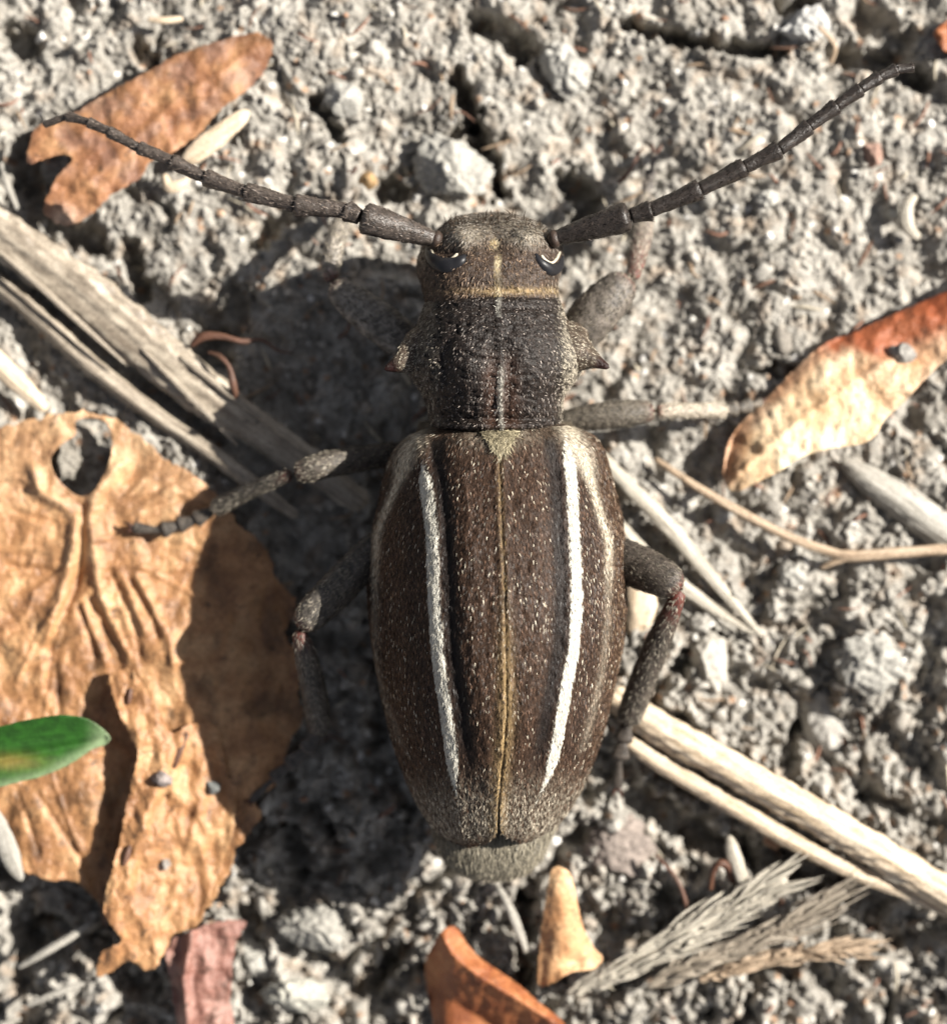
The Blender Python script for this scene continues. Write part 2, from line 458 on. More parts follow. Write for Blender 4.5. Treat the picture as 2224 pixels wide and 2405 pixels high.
def z_flap(px, py):
    d = seg_dist(px, py, [(262, 1585), (268, 1660), (322, 1750), (303, 1863), (277, 1993), (246, 2123), (252, 2160)])[0]
    z = z_big(px, py) + 0.05 + 0.62 * np.exp(-(d / 95.0) ** 2) * (0.55 + 0.45 * sst(py, 1560, 1700))
    z += 0.09 * fbm(px / 45.0, py / 80.0, 4, 77) + 0.09 * np.abs(perlin(px / 50., py / 120., 78)) + 0.18 * np.exp(-((px - 385) / 38.) ** 2 - ((py - 1790) / 90.) ** 2)
    z += ridge(px, py, [(420, 1740), (380, 1830), (330, 1960), (300, 2080)], 14, 0.10) + ridge(px, py, [(470, 1900), (440, 2000), (420, 2100)], 12, 0.08)
    return z
FLAP = leaf_spec([(262, 1585), (266, 1640), (300, 1720), (322, 1760), (318, 1800), (303, 1863), (290, 1930), (277, 1993), (258, 2060), (243, 2123), (250, 2157),
                  (284, 2214), (244, 2235), (225, 2292), (262, 2284), (303, 2257), (346, 2281), (385, 2244), (407, 2196), (465, 2172), (490, 2110), (520, 2030), (545, 1960),
                  (552, 1890), (535, 1820), (522, 1760), (505, 1705), (450, 1700), (405, 1722), (380, 1680), (352, 1640), (330, 1600), (300, 1570)],
                 z_flap, n=420, jag=4.0, seed=3)

def z_ul(px, py):
    u = ((px - 110) * 0.80 - (py - 500) * 0.60)       # along
    v = ((px - 110) * 0.60 + (py - 500) * 0.80)       # across
    z = 0.85 + 0.18 * np.cos(v / 105.0) + 0.10 * fbm(px / 120.0, py / 120.0, 3, 41) + 0.04 * fbm(px / 35.0, py / 35.0, 3, 42)
    z += ridge(px, py, [(130, 500), (250, 390), (400, 250), (600, 110)], 10, 0.06) - 0.22 * sst(u, 480, 640)
    return z
UL = leaf_spec([(623, 84), (641, 104), (618, 170), (567, 221), (520, 255), (468, 312), (416, 351), (355, 377), (329, 416), (260, 459), (225, 494), (173, 526), (140, 526),
                (103, 500), (108, 466), (143, 403), (172, 370), (150, 362), (108, 370), (65, 383), (68, 338), (87, 299), (143, 275), (195, 253), (260, 212), (338, 172),
                (411, 130), (520, 93), (598, 76)], z_ul, n=340, jag=3.0, seed=9)

def z_rt(px, py):
    d = seg_dist(px, py, [(1701, 1120), (1727, 1012), (1783, 951), (1892, 843), (2000, 778), (2138, 718), (2330, 640)])[0]
    z = 0.55 + 0.60 * (1 - np.exp(-d / 55.0)) + 0.08 * fbm(px / 90.0, py / 90.0, 3, 51) + 0.035 * fbm(px / 28.0, py / 28.0, 3, 52)
    z -= 0.30 * np.exp(-((px - 2140) / 60.0) ** 2 - ((py - 820) / 40.0) ** 2)
    z += ridge(px, py, [(1715, 1130), (1850, 1010), (2000, 900), (2300, 720)], 9, 0.06)
    return z
RT = leaf_spec([(1701, 1133), (1704, 1068), (1727, 1012), (1783, 951), (1835, 899), (1892, 843), (1944, 804), (2000, 782), (2073, 748), (2138, 720), (2224, 682), (2330, 632),
                (2420, 620), (2440, 700), (2330, 780), (2224, 843), (2182, 882), (2125, 942), (2082, 981), (2039, 1036), (1944, 1055), (1887, 1072), (1835, 1103), (1770, 1137), (1727, 1152)],
               z_rt, n=300, jag=1.6, seed=14)

def z_or(px, py):
    c = 1325 + (py - 2170) * 0.06
    return 0.40 + 0.45 * np.exp(-((px - c) / 60.0) ** 2) + 0.30 * sst(2260 - py, 0, 200) + 0.03 * fbm(px / 30.0, py / 50.0, 3, 61) - 0.25 * np.exp(-((px - 1345) / 30.0) ** 2 - ((py - 2262) / 22.0) ** 2)
ORG = leaf_spec([(1306, 2036), (1337, 2049), (1351, 2095), (1366, 2168), (1392, 2222), (1416, 2252), (1401, 2274), (1341, 2285), (1298, 2309), (1264, 2313), (1266, 2233), (1276, 2147), (1285, 2095), (1292, 2051)],
                z_or, n=160, jag=1.5, seed=20)

CREASE = [(1033, 2195), (1060, 2240), (1100, 2275), (1150, 2310), (1210, 2345), (1280, 2390), (1340, 2430)]
def z_cu(px, py):
    d, bx, by, t = seg_dist(px, py, CREASE)
    side = (px - bx) * 0.5 - (py - by) * 0.8          # > 0 above the crease
    z = 0.95 - 0.010 * d * (side < 0) - 0.012 * d * (side >= 0) + 0.05 * fbm(px / 40.0, py / 40.0, 3, 71)
    return np.maximum(z, 0.12) - 0.5 * np.exp(-((px - 1000) / 35.0) ** 2)
CUR = leaf_spec([(1030, 2198), (1050, 2180), (1070, 2178), (1098, 2218), (1133, 2255), (1198, 2298), (1263, 2352), (1330, 2410), (1350, 2470), (1180, 2500), (1040, 2470), (1014, 2380), (999, 2300), (1003, 2246)],
                z_cu, n=200, jag=1.5, seed=22)

def z_pk(px, py):
    return 0.50 + 0.12 * fbm(px / 60.0, py / 60.0, 3, 81) + ridge(px, py, [(450, 2190), (430, 2300), (440, 2420)], 14, 0.22) - 0.002 * np.abs(px - 480)
PNK = leaf_spec([(388, 2227), (433, 2194), (520, 2164), (578, 2168), (556, 2209), (546, 2274), (541, 2350), (545, 2440), (440, 2450), (412, 2380), (398, 2296)], z_pk, n=180, jag=3.0, seed=25)

def z_gr(px, py):
    v = (py - (1775 - (px - 100) * 0.10)) / 75.0
    return 1.75 + 0.30 * (v * v) * (v < 0) + 0.22 * v * v * (v > 0) - 0.0007 * px + 0.012 * perlin(px / 200.0, (py - (1775 - (px - 100) * 0.10)) / 6.0, 94) - ridge(px, py, [(-260, 1830), (100, 1765), (245, 1738)], 9, 0.08)
GRN = leaf_spec([(258, 1733), (247, 1749), (216, 1761), (173, 1790), (108, 1820), (43, 1837), (-40, 1858), (-160, 1880), (-270, 1880), (-280, 1800), (-160, 1742), (0, 1708), (65, 1693), (143, 1682), (195, 1687), (232, 1706)],
                z_gr, n=220, jag=0.6, seed=28)

def z_tr(px, py):
    return 0.75 + 0.15 * fbm(px / 40.0, py / 40.0, 3, 86) - 0.003 * (px - 2200)
TRB = leaf_spec([(2192, 80), (2205, 62), (2240, 40), (2300, 30), (2310, 120), (2240, 125), (2212, 112)], z_tr, n=90, jag=2, seed=29)

def press(px, py, h, gap=0.10):
    """soil under debris stays below it"""
    for sp in LEAVES:
        x0, y0 = sp['poly'].min(0) - 8; x1, y1 = sp['poly'].max(0) + 8
        m = (px > x0) & (px < x1) & (py > y0) & (py < y1)
        if not m.any(): continue
        q = np.where(m)[0]
        k = inside(px[q], py[q], sp['poly'])
        for hh in sp['holes']: k &= ~inside(px[q], py[q], hh)
        if sp is GRN: continue
        q = q[k]
        h[q] = np.minimum(h[q], sp['z'](px[q], py[q]) - gap)
    for p in CLAMPS:
        r = p[:, 3].max() * 100
        m = (px > p[:, 0].min() - r) & (px < p[:, 0].max() + r) & (py > p[:, 1].min() - r) & (py < p[:, 1].max() + r)
        q = np.where(m)[0]
        if len(q) == 0: continue
        d, _, _, t = seg_dist(px[q], py[q], p)
        i = np.arange(len(p))
        zc = np.interp(t, i, p[:, 2]); rr = np.interp(t, i, p[:, 3])
        k = d < rr * 100
        h[q[k]] = np.minimum(h[q[k]], zc[k] - 0.35 * rr[k])
    return h

# stems and twigs as rows (px, py, z, radius)
def stem(rows):
    p = np.array(rows, float); CLAMPS.append(p); return rows
STEM_A = stem([(-90, 475, .55, .52), (60, 588, .6, .55), (200, 690, .62, .58), (340, 808, .60, .57), (480, 920, .55, .53), (600, 1005, .45, .42), (740, 1100, .35, .36), (860, 1190, .3, .25)])
STEM_B = stem([(-90, 600, .38, .20), (60, 715, .42, .22), (200, 845, .42, .22), (340, 955, .40, .20), (480, 1050, .45, .19), (600, 1140, .55, .17), (700, 1215, .5, .1)])
STEM_C = stem([(-80, 770, .5, .20), (0, 858, .5, .25), (60, 915, .45, .22), (110, 965, .35, .12)])
STRAW_1 = stem([(1430, 1625, .45, .28), (1540, 1705, .55, .38), (1700, 1795, .6, .39), (1860, 1885, .6, .38), (2010, 1972, .58, .39), (2224, 2098, .55, .38), (2400, 2205, .5, .36)])
STRAW_2 = stem([(1450, 1722, .5, .12), (1540, 1785, .45, .20), (1700, 1880, .42, .21), (1860, 1975, .42, .20), (2010, 2050, .4, .18), (2130, 2100, .4, .13), (2230, 2150, .35, .08)])
FORK_1 = stem([(1400, 1060, .4, .12), (1446, 1111, .45, .16), (1567, 1236, .45, .19), (1632, 1312, .42, .17), (1705, 1397, .36, .13), (1790, 1495, .22, .05)])
FORK_2 = stem([(1440, 1225, .3, .18), (1520, 1318, .36, .24), (1614, 1388, .36, .17), (1700, 1446, .28, .10), (1775, 1492, .2, .04)])
TWIG_1 = stem([(1535, 1076, .3, .07), (1600, 1120, .5, .09), (1662, 1159, .55, .1), (1770, 1220, .55, .11), (1857, 1263, .5, .11), (1944, 1295, .48, .12), (2000, 1306, .5, .14), (2110, 1298, .5, .13), (2224, 1291, .5, .13), (2400, 1285, .45, .12)])
TWIG_2 = [(1925, 1336, .35, .05), (1960, 1320, .45, .08), (2000, 1306, .5, .1)]

# ------------------------------------------------------------------ the soil
def billow(x, y, s):
    return np.abs(perlin(x, y, s)) * 1.5
def soil(x, y):
    """height of the bare soil at world x, y (mm)"""
    wx = x + 0.45 * fbm(x * 0.8, y * 0.8, 3, 1); wy = y + 0.45 * fbm(x * 0.8 + 40, y * 0.8, 3, 2)
    vx = x + 0.11 * fbm(x * 2.6, y * 2.6, 3, 7); vy = y + 0.11 * fbm(x * 2.6 + 9, y * 2.6, 3, 8)
    low = sst(-y, -3, 8)                      # the lower part is coarser and looser
    h = 0.35 * fbm(x * 0.16, y * 0.16, 3, 3) + np.where(y > 0, 0.02, 0.055) * np.clip(y, -16, 16)
    fd = 1 - sst(np.maximum(np.abs(x), np.abs(y)), 13.0, 17.0)      # outside the detailed area the sheet keeps only its broad shape
    h += (0.28 + 0.34 * low) * (sst(billow(wx / 2.1, wy / 2.0, 5), 0.0, 0.6) - 0.6)
    m = 0.55 + 0.45 * np.clip(0.5 + fbm(x * 0.55, y * 0.55, 2, 6), 0, 1)
    h += fd * (0.11 + 0.38 * low) * m * (billow(wx / 1.05, wy / 1.1, 9) ** 0.7 - 0.45)
    f1, f2, c = worley(vx / 0.62 + 0.25 * fbm(x * 3, y * 3, 2, 12), vy / 0.62, 10)
    h += fd * (0.05 + 0.22 * low) * (sst(f2 - f1, 0.0, 0.35) * (0.2 + 1.0 * c) - 0.4)
    h += fd * (0.095 + 0.14 * low) * m * (billow(vx / 0.50, vy / 0.54, 13) ** 0.75 - 0.4)
    h += fd * (0.08 + 0.04 * low) * (billow(vx / 0.24, vy / 0.26, 15) ** 0.8 - 0.4)
    h += fd * 0.035 * (billow(x / 0.12, y / 0.12, 16) - 0.4)
    h += 0.13 * fbm(x * 1.3, y * 1.3, 5, 17, 0.54)
    return h
CRACKS = [([(1075, 180), (1110, 280), (1130, 340), (1160, 400), (1175, 450)], 20, .8), ([(1120, 280), (1060, 330)], 14, .5), ([(1130, 60), (1190, 80), (1230, 120)], 32, .8), ([(1340, 430), (1380, 470), (1370, 520)], 34, .8),
          ([(1480, 60), (1560, 85), (1720, 110), (1830, 125)], 16, .7), ([(1830, 20), (1900, 5)], 20, .7), ([(1960, 130), (2080, 140), (2170, 190)], 26, .8), ([(2030, 40), (2110, 95)], 40, .6),
          ([(900, 450), (940, 440)], 30, .7), ([(720, 480), (640, 520), (600, 560)], 26, .6), ([(740, 240), (800, 330)], 16, .5), ([(20, 95), (60, 110)], 40, .6), ([(330, 110), (350, 150)], 20, .5),
          ([(310, 580), (330, 690)], 20, .6), ([(560, 700), (500, 830)], 40, .6), ([(580, 2150), (600, 2330)], 30, .5), ([(680, 1960), (700, 2060)], 26, .6), ([(1240, 2110), (1230, 2330)], 24, .8), ([(930, 2250), (850, 2330)], 30, .7),
          ([(1500, 1880), (1620, 1960), (1760, 2010), (1980, 2080)], 40, .8), ([(1560, 2120), (1600, 2200), (1500, 2260)], 36, .7), ([(1600, 1560), (1680, 1500)], 24, .6), ([(1880, 1700), (1850, 1800)], 18, .6),
          ([(60, 2200), (250, 2260), (330, 2320)], 45, .6), ([(70, 360), (60, 420), (130, 540), (220, 560)], 34, .6), ([(2050, 1880), (2110, 1900)], 30, .5), ([(2000, 870), (1780, 870)], 14, .4)]
def soil_px(px, py, h):
    for pl, wd, dp in CRACKS:
        p = np.array(pl, float); r = wd * 3
        m = np.where((px > p[:, 0].min() - r) & (px < p[:, 0].max() + r) & (py > p[:, 1].min() - r) & (py < p[:, 1].max() + r))[0]
        if len(m) == 0: continue
        X = px[m] + 14 * fbm(px[m] / 30.0, py[m] / 30.0, 2, 19); Y = py[m] + 14 * fbm(px[m] / 30.0 + 50, py[m] / 30.0, 2, 20)
        d = seg_dist(X, Y, p)[0]
        h[m] -= 1.5 * dp * np.exp(-(d / wd) ** 4)
    return h

def soil_col(x, y):
    n = fbm(x * 0.7, y * 0.7, 4, 101); n2 = fbm(x * 3.0, y * 3.0, 4, 102, 0.65); n3 = fbm(x * 1.7 + 30, y * 1.7, 3, 104)
    a = np.array([0.205, 0.190, 0.165]); b = np.array([0.400, 0.378, 0.338])
    t = np.clip(0.5 + 0.40 * n + 0.50 * n2, 0, 1)[:, None]
    col = a * (1 - t) + b * t
    w = np.clip(n3 - 0.15, 0, 1)[:, None]
    col = col * (1 - w * np.array([-0.05, 0.10, 0.22]))
    f1, f2, c = worley(x / 0.17, y / 0.17, 103)
    col = np.where((c > 0.975)[:, None] * (f1 < 0.45)[:, None], col * [1.1, 0.8, 0.62], col)
    return np.where((c < 0.02)[:, None] * (f1 < 0.4)[:, None], [0.72, 0.70, 0.66], col)

def axis(half, step, far):
    a = np.arange(0, half, step); g = [a[-1]]; s = step
    while g[-1] < far: s *= 1.12; g.append(g[-1] + s)
    p = np.concatenate([a, g[1:]])
    return np.concatenate([-p[:0:-1], p])
gx = axis(12.2, 0.033, 70); gy = axis(13.2, 0.033, 70)
X, Y = np.meshgrid(gx, gy)
X = X.ravel(); Y = Y.ravel()
H = soil(X, Y)
PX = X * 100 + 1112; PY = 1202.5 - Y * 100
H = soil_px(PX, PY, H)
H = press(PX, PY, H)
ground = make('soil_ground', np.stack([X, Y, H], 1), grid_quads(len(gy), len(gx)), mat=M_SOIL, col=soil_col(X, Y), origin=(0, 0, 0))
ground['kind'] = 'structure'

# loose crumbs of soil lying on the sheet (nobody could count them): one mesh
def ico():
    import bmesh
    bm = bmesh.new(); bmesh.ops.create_icosphere(bm, subdivisions=2, radius=1.0)
    v = np.array([p.co[:] for p in bm.verts]); f = np.array([[q.index for q in p.verts] for p in bm.faces]); bm.free()
    return v, f
IV, IF = ico()
def lump(seed, amp=0.55, sc=1.5):
    v = IV
    k = 1 + amp * fbm(v[:, 0] * sc + seed * 3.1 + v[:, 2], v[:, 1] * sc - v[:, 2] * 0.8 + seed, 3, seed)
    # flat facets of broken soil
    r = np.random.default_rng(seed)
    p = v * k[:, None]
    for _ in range(8):
        d = r.normal(size=3); d /= np.linalg.norm(d); lim = 0.45 + 0.35 * r.random()
        o = p @ d
        p = p - np.maximum(o - lim, 0)[:, None] * d
    return p
def free_of_leaves(px, py):
    ok = np.ones(px.shape, bool)
    for sp in LEAVES:
        if sp is GRN: continue
        ok &= ~inside(px, py, sp['poly'])
    for p in CLAMPS:
        d, _, _, t = seg_dist(px, py, p)
        ok &= d > np.interp(t, np.arange(len(p)), p[:, 3]) * 95
    return ok
NC = 4600
cx = RNG.uniform(-12, 12, NC); cy = RNG.uniform(-13, 13, NC)
low = np.clip((2 - cy) / 12, 0, 1)
cs = np.exp(RNG.normal(-2.80 + 0.50 * low, 0.42, NC))
ok = free_of_leaves(cx * 100 + 1112, 1202.5 - cy * 100)
cx, cy, cs = cx[ok], cy[ok], cs[ok]; NC = len(cx)
ch = soil_px(cx * 100 + 1112, 1202.5 - cy * 100, soil(cx, cy))
var = [lump(s) for s in range(12)]
VV, FF, CC = [], [], []
tint = soil_col(cx, cy) * RNG.uniform(0.85, 1.2, (NC, 1))
odd = RNG.random(NC)
tint[odd > 0.985] = [0.62, 0.60, 0.55]
tint[odd < 0.015] = [0.34, 0.20, 0.13]
for k in range(NC):
    a = RNG.normal(size=(3, 3)); q, _ = np.linalg.qr(a)
    v = var[k % 12] @ q * (cs[k] * RNG.uniform(0.6, 1.5, 3))
    VV.append(v + [cx[k], cy[k], ch[k] + cs[k] * 0.25]); FF.append(IF + k * len(IV)); CC.append(np.tile(tint[k], (len(IV), 1)))
crumbs = make('soil_crumbs', np.vstack(VV), tris=np.vstack(FF), mat=M_CRUMB, col=np.vstack(CC), origin=(0, 0, 0))
crumbs['kind'] = 'stuff'

def gz(px, py):
    """finished ground height at one photo pixel"""
    a = np.array([float(px)]); b = np.array([float(py)])
    return float(press(a, b, soil_px(a, b, soil((a - 1112) / 100, (1202.5 - b) / 100)), 0.0)[0])

# ------------------------------------------------------------------ leaves
def leaf_mesh(sp, step):
    p = sp['poly']; x0, y0 = p.min(0) - step; x1, y1 = p.max(0) + step
    xs = np.arange(x0, x1 + step, step); ys = np.arange(y0, y1 + step, step)
    A, B = np.meshgrid(xs, ys); sh = A.shape
    a, b = A.ravel(), B.ravel()
    ins = inside(a, b, p)
    for h in sp['holes']: ins &= ~inside(a, b, h)
    q = grid_quads(*sh)
    q = q[ins[q].any(1)]
    used = np.unique(q)
    fix = used[~ins[used]]
    best, bx, by, _ = seg_dist(a[fix], b[fix], p, True)
    for h in sp['holes']:
        d2, x2, y2, _ = seg_dist(a[fix], b[fix], h, True)
        m = d2 < best; best = np.where(m, d2, best); bx = np.where(m, x2, bx); by = np.where(m, y2, by)
    a[fix] = bx; b[fix] = by
    idx = np.full(len(a), -1); idx[used] = np.arange(len(used))
    a, b = a[used], b[used]
    return W(a, b, sp['z'](a, b)), idx[q][:, ::-1], a, b

def leaf(name, sp, mat, step=5.0, parent=None, thick=0.03, col=None):
    v, q, a, b = leaf_mesh(sp, step)
    o = make(name, v, q, mat=mat, parent=parent, col=np.ones((len(a), 3)) if col is None else col(a, b))
    s = o.modifiers.new('thickness', 'SOLIDIFY'); s.thickness = thick; s.offset = -1
    return o

def rt_col(a, b):
    d = seg_dist(a, b, [(1701, 1120), (1727, 1012), (1783, 951), (1892, 843), (2000, 778), (2138, 718), (2330, 640)])[0]
    t = sst((a - 1700) * 0.80 - (b - 1130) * 0.60 + 60 * fbm(a / 60., b / 60., 3, 53), 330, 520) * (1 - 0.6 * sst(d, 60, 130))
    e = np.exp(-((d - 8) / 26.0) ** 2) * 0.6
    t = np.clip(t + e, 0, 1)[:, None]
    return np.array([1.35, 1.8, 2.3]) * (1 - t) + np.array([0.52, 0.26, 0.20]) * t
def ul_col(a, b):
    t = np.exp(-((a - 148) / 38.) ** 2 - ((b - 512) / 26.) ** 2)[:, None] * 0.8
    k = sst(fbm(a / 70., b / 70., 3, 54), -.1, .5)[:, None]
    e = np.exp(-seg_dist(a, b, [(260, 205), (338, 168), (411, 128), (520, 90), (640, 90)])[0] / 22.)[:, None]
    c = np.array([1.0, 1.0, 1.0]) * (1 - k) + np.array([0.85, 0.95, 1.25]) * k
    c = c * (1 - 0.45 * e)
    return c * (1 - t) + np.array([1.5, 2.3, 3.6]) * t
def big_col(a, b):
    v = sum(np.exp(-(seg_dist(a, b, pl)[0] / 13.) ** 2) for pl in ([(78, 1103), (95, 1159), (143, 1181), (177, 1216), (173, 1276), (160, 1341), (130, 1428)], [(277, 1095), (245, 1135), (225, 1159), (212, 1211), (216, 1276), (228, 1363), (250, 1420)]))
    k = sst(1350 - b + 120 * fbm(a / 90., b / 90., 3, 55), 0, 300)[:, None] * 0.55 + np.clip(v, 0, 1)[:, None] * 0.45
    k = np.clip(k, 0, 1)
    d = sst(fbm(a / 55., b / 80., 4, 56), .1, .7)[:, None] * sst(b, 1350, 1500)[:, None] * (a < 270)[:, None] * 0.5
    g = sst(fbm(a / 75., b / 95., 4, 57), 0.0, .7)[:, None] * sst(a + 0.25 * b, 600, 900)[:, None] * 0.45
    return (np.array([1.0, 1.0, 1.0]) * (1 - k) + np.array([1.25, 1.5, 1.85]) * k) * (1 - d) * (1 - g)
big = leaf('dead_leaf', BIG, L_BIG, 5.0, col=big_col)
tag(big, 'large tan dead leaf with a round hole, raised veins and a torn lower half', 'leaf', 'dead leaves on the soil')
leaf('torn_flap', FLAP, L_BIG, 5.0, big)
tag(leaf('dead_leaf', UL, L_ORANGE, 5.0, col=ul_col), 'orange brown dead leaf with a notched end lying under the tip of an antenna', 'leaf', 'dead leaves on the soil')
rt = tag(leaf('dead_leaf', RT, L_RUST, 5.0, col=rt_col), 'long rust to cream dead leaf pointing in from the right edge towards the beetle', 'leaf', 'dead leaves on the soil')
tag(leaf('dead_leaf', ORG, L_RUST, 4.0), 'small upright orange leaf scrap below the tip of the abdomen', 'leaf', 'dead leaves on the soil')
tag(leaf('dead_leaf', CUR, L_RED, 4.0), 'creased red brown leaf cut off by the bottom edge', 'leaf', 'dead leaves on the soil')
tag(leaf('dead_leaf', PNK, L_PINK, 4.5), 'pinkish brown leaf scrap at the foot of the large torn leaf', 'leaf', 'dead leaves on the soil')
tag(leaf('dead_leaf', TRB, L_RED, 5.0), 'bit of orange brown leaf in the top right corner', 'leaf', 'dead leaves on the soil')
def green(a, b):
    n = fbm(a / 40.0, b / 16.0, 3, 91)
    vv = b - (1775 - (a - 100) * 0.10)
    n = n + 0.5 * perlin(a / 160.0, vv / 5.0, 92) + 0.35 * (fbm(a / 9., b / 7., 2, 93) > 0.55)
    c = np.array([0.014, 0.062, 0.006]) * (1 + 0.35 * n[:, None])
    d = seg_dist(a, b, [(258, 1736), (216, 1761), (108, 1822), (-40, 1860), (-160, 1882)])[0]
    pale = np.exp(-(d / 15.0) ** 2) * 0.75 + sst(a, 190, 255) * 0.75
    c = c * (1 - np.clip(pale, 0, 1)[:, None]) + np.array([0.17, 0.23, 0.12]) * np.clip(pale, 0, 1)[:, None]
    br = np.exp(-((a - 20) / 70.0) ** 2 - ((b - 1790) / 18.0) ** 2)[:, None] * 0.7
    return c * (1 - br) + np.array([0.20, 0.14, 0.035]) * br
M_GREEN = attr_mat('green leaf', 0.52, 0.35, (0.75, 1.25), 6.0, 12.0, 0.35, 0.04)
tag(leaf('green_leaf', GRN, M_GREEN, 4.0, col=green), 'green grass blade tip with a pale edge reaching in from the left', 'leaf')

# ------------------------------------------------------------------ stems, straws, twigs
def straw(name, rows, mat, n=90, m=32, flat=0.75, k=7, amp=0.06, rough=0.08, seed=0, parent=None):
    v, q, uv = tube(rows, n, m, flat, ribs(k, amp, seed), rough=rough, seed=seed)
    return make(name, v, q, mat=mat, uv=uv, parent=parent)
def bit(name, rows, mat, label, cat, group=None, flat=0.6, n=36, m=16, k=4, amp=0.07, rough=0.12, seed=0):
    o = straw(name, rows, mat, n, m, flat, k, amp, rough, seed); return tag(o, label, cat, group)
sa = straw('dry_stalk', STEM_A, G_STEM, 180, 64, 0.68, 6, 0.05, 0.12, 1)
tag(sa, 'thick grey ribbed dry stalk running under the beetle from the left edge', 'stalk', 'dry stalks on the soil')
straw('peeling_fibre', [(330, 815, .98, .05), (420, 905, 1.0, .07), (500, 985, .92, .06), (560, 1050, .8, .03)], G_STEM, 30, 10, 0.5, 3, .05, .1, 4, sa)
straw('peeling_fibre', [(-40, 560, .95, .05), (80, 660, 1.05, .08), (200, 770, 1.0, .07), (300, 860, .9, .03)], G_STEM, 30, 10, 0.5, 3, .05, .1, 5, sa)
straw('peeling_fibre', [(420, 835, .98, .06), (520, 910, .98, .09), (620, 985, .85, .04)], G_STEM, 30, 10, 0.5, 3, .05, .1, 6, sa)
tag(straw('dry_stalk', STEM_B, G_STEM, 120, 28, 0.7, 5, 0.08, 0.1, 2), 'thin dry stalk alongside the lower edge of the thick ribbed stalk', 'stalk', 'dry stalks on the soil')
tag(straw('dry_stalk', STEM_C, G_STRAW, 40, 24, 0.7, 4, 0.06, 0.1, 3), 'short pale stalk stub at the left edge above the large holed leaf', 'stalk', 'dry stalks on the soil')
st = straw('split_straw', STRAW_1, G_STRAW, 170, 48, 0.8, 5, 0.04, 0.12, 11)
tag(st, 'broad cream split straw slanting to the lower right corner beside the hind leg', 'straw')
straw('lower_strand', STRAW_2, G_STRAW, 110, 24, 0.6, 5, 0.05, 0.08, 12, st)
fk = straw('forked_straw', FORK_1, G_WHITE, 80, 24, 0.55, 5, 0.07, 0.1, 14)
tag(fk, 'pale flattened forked straw coming out from under the right side of the beetle', 'straw')
straw('lower_branch', FORK_2, G_WHITE, 60, 24, 0.5, 5, 0.07, 0.12, 15, fk)
bit('straw_bit', [(1490, 1310, .25, .1), (1505, 1380, .35, .32), (1505, 1440, .35, .34), (1488, 1500, .25, .12)], G_STRAW, 'broad pale straw flake in the crook of the bent right hind leg', 'straw bit', flat=0.35, seed=39)
tw = straw('twig', TWIG_1, G_TWIG, 110, 16, 0.9, 4, 0.06, 0.12, 16)
tag(tw, 'thin brown twig with a side shoot below the rust and cream leaf', 'twig')
straw('side_shoot', TWIG_2, G_TWIG, 20, 10, 0.9, 3, 0.05, 0.1, 17, tw)
bit('wood_sliver', [(585, 258, .95, .05), (560, 280, 1.0, .2), (500, 325, 1.0, .26), (450, 365, .95, .22), (425, 380, .9, .06)], G_STRAW, 'flat tan straw sliver lying against the orange brown leaf under an antenna', 'straw sliver', flat=0.25, seed=21)
bit('dry_scrap', [(385, 408, .7, .06), (398, 438, .75, .12), (425, 432, .75, .10), (445, 418, .65, .04)], G_STRAW, 'small curled cream scrap on the soil under the middle of an antenna', 'plant scrap', flat=0.5, seed=22)
bit('straw_bit', [(345, 44, .62, .05), (385, 47, .66, .09), (430, 43, .62, .07)], G_STRAW, 'short pale straw bit above the orange brown leaf at the top', 'straw bit', seed=23)
bit('wood_sliver', [(1975, 1078, .15, .10), (2030, 1118, .25, .28), (2120, 1180, .28, .36), (2224, 1255, .25, .40), (2330, 1330, .2, .3)], G_GREY, 'weathered grey wood sliver at the right edge below the rust and cream leaf', 'wood sliver', flat=0.5, n=60, m=24, seed=24)
bit('husk', [(2150, 455, .5, .08), (2130, 490, .6, .14), (2134, 530, .6, .15), (2160, 560, .5, .08)], G_WHITE, 'curved white husk on the soil below the far antenna tip', 'husk', seed=25)
bit('rootlet', [(445, 815, .85, .05), (475, 792, .95, .10), (520, 790, .98, .07), (570, 802, .95, .06), (615, 798, .85, .035), (650, 822, .75, .03), (690, 830, .6, .012)], G_ROOT, 'reddish dark rootlet crossing the top of the thick ribbed stalk', 'rootlet', 'rootlets', flat=0.9, seed=26)
bit('rootlet', [(486, 826, 1.05, .03), (516, 836, 1.15, .05), (538, 862, 1.15, .05), (546, 897, 1.1, .085), (553, 925, 1.0, .07), (556, 942, .9, .02)], G_ROOT, 'drop shaped brown shoot hanging over the thick ribbed stalk', 'rootlet', 'rootlets', flat=0.9, seed=27)
bit('rootlet', [(1537, 2005, .5, .03), (1585, 2060, .55, .05), (1610, 2120, .5, .05), (1612, 2160, .45, .05), (1640, 2190, .4, .03)], G_ROOT, 'thin curved brown rootlet beside the frayed grass at the lower right', 'rootlet', 'rootlets', flat=0.9, seed=28)
bit('rootlet', [(1668, 2092, .5, .06), (1674, 2050, .8, .07), (1690, 2028, .95, .08), (1712, 2040, .8, .10), (1722, 2075, .5, .08)], G_ROOT, 'hooked rust coloured rootlet next to the upright white sliver', 'rootlet', 'rootlets', flat=0.9, seed=29)
bit('white_sliver', [(1712, 1962, .8, .06), (1720, 1995, .9, .16), (1735, 2040, .85, .15), (1755, 2095, .6, .10), (1770, 2105, .4, .03)], G_WHITE, 'upright white sliver between the split straw and the frayed grass', 'plant scrap', flat=0.5, seed=30)
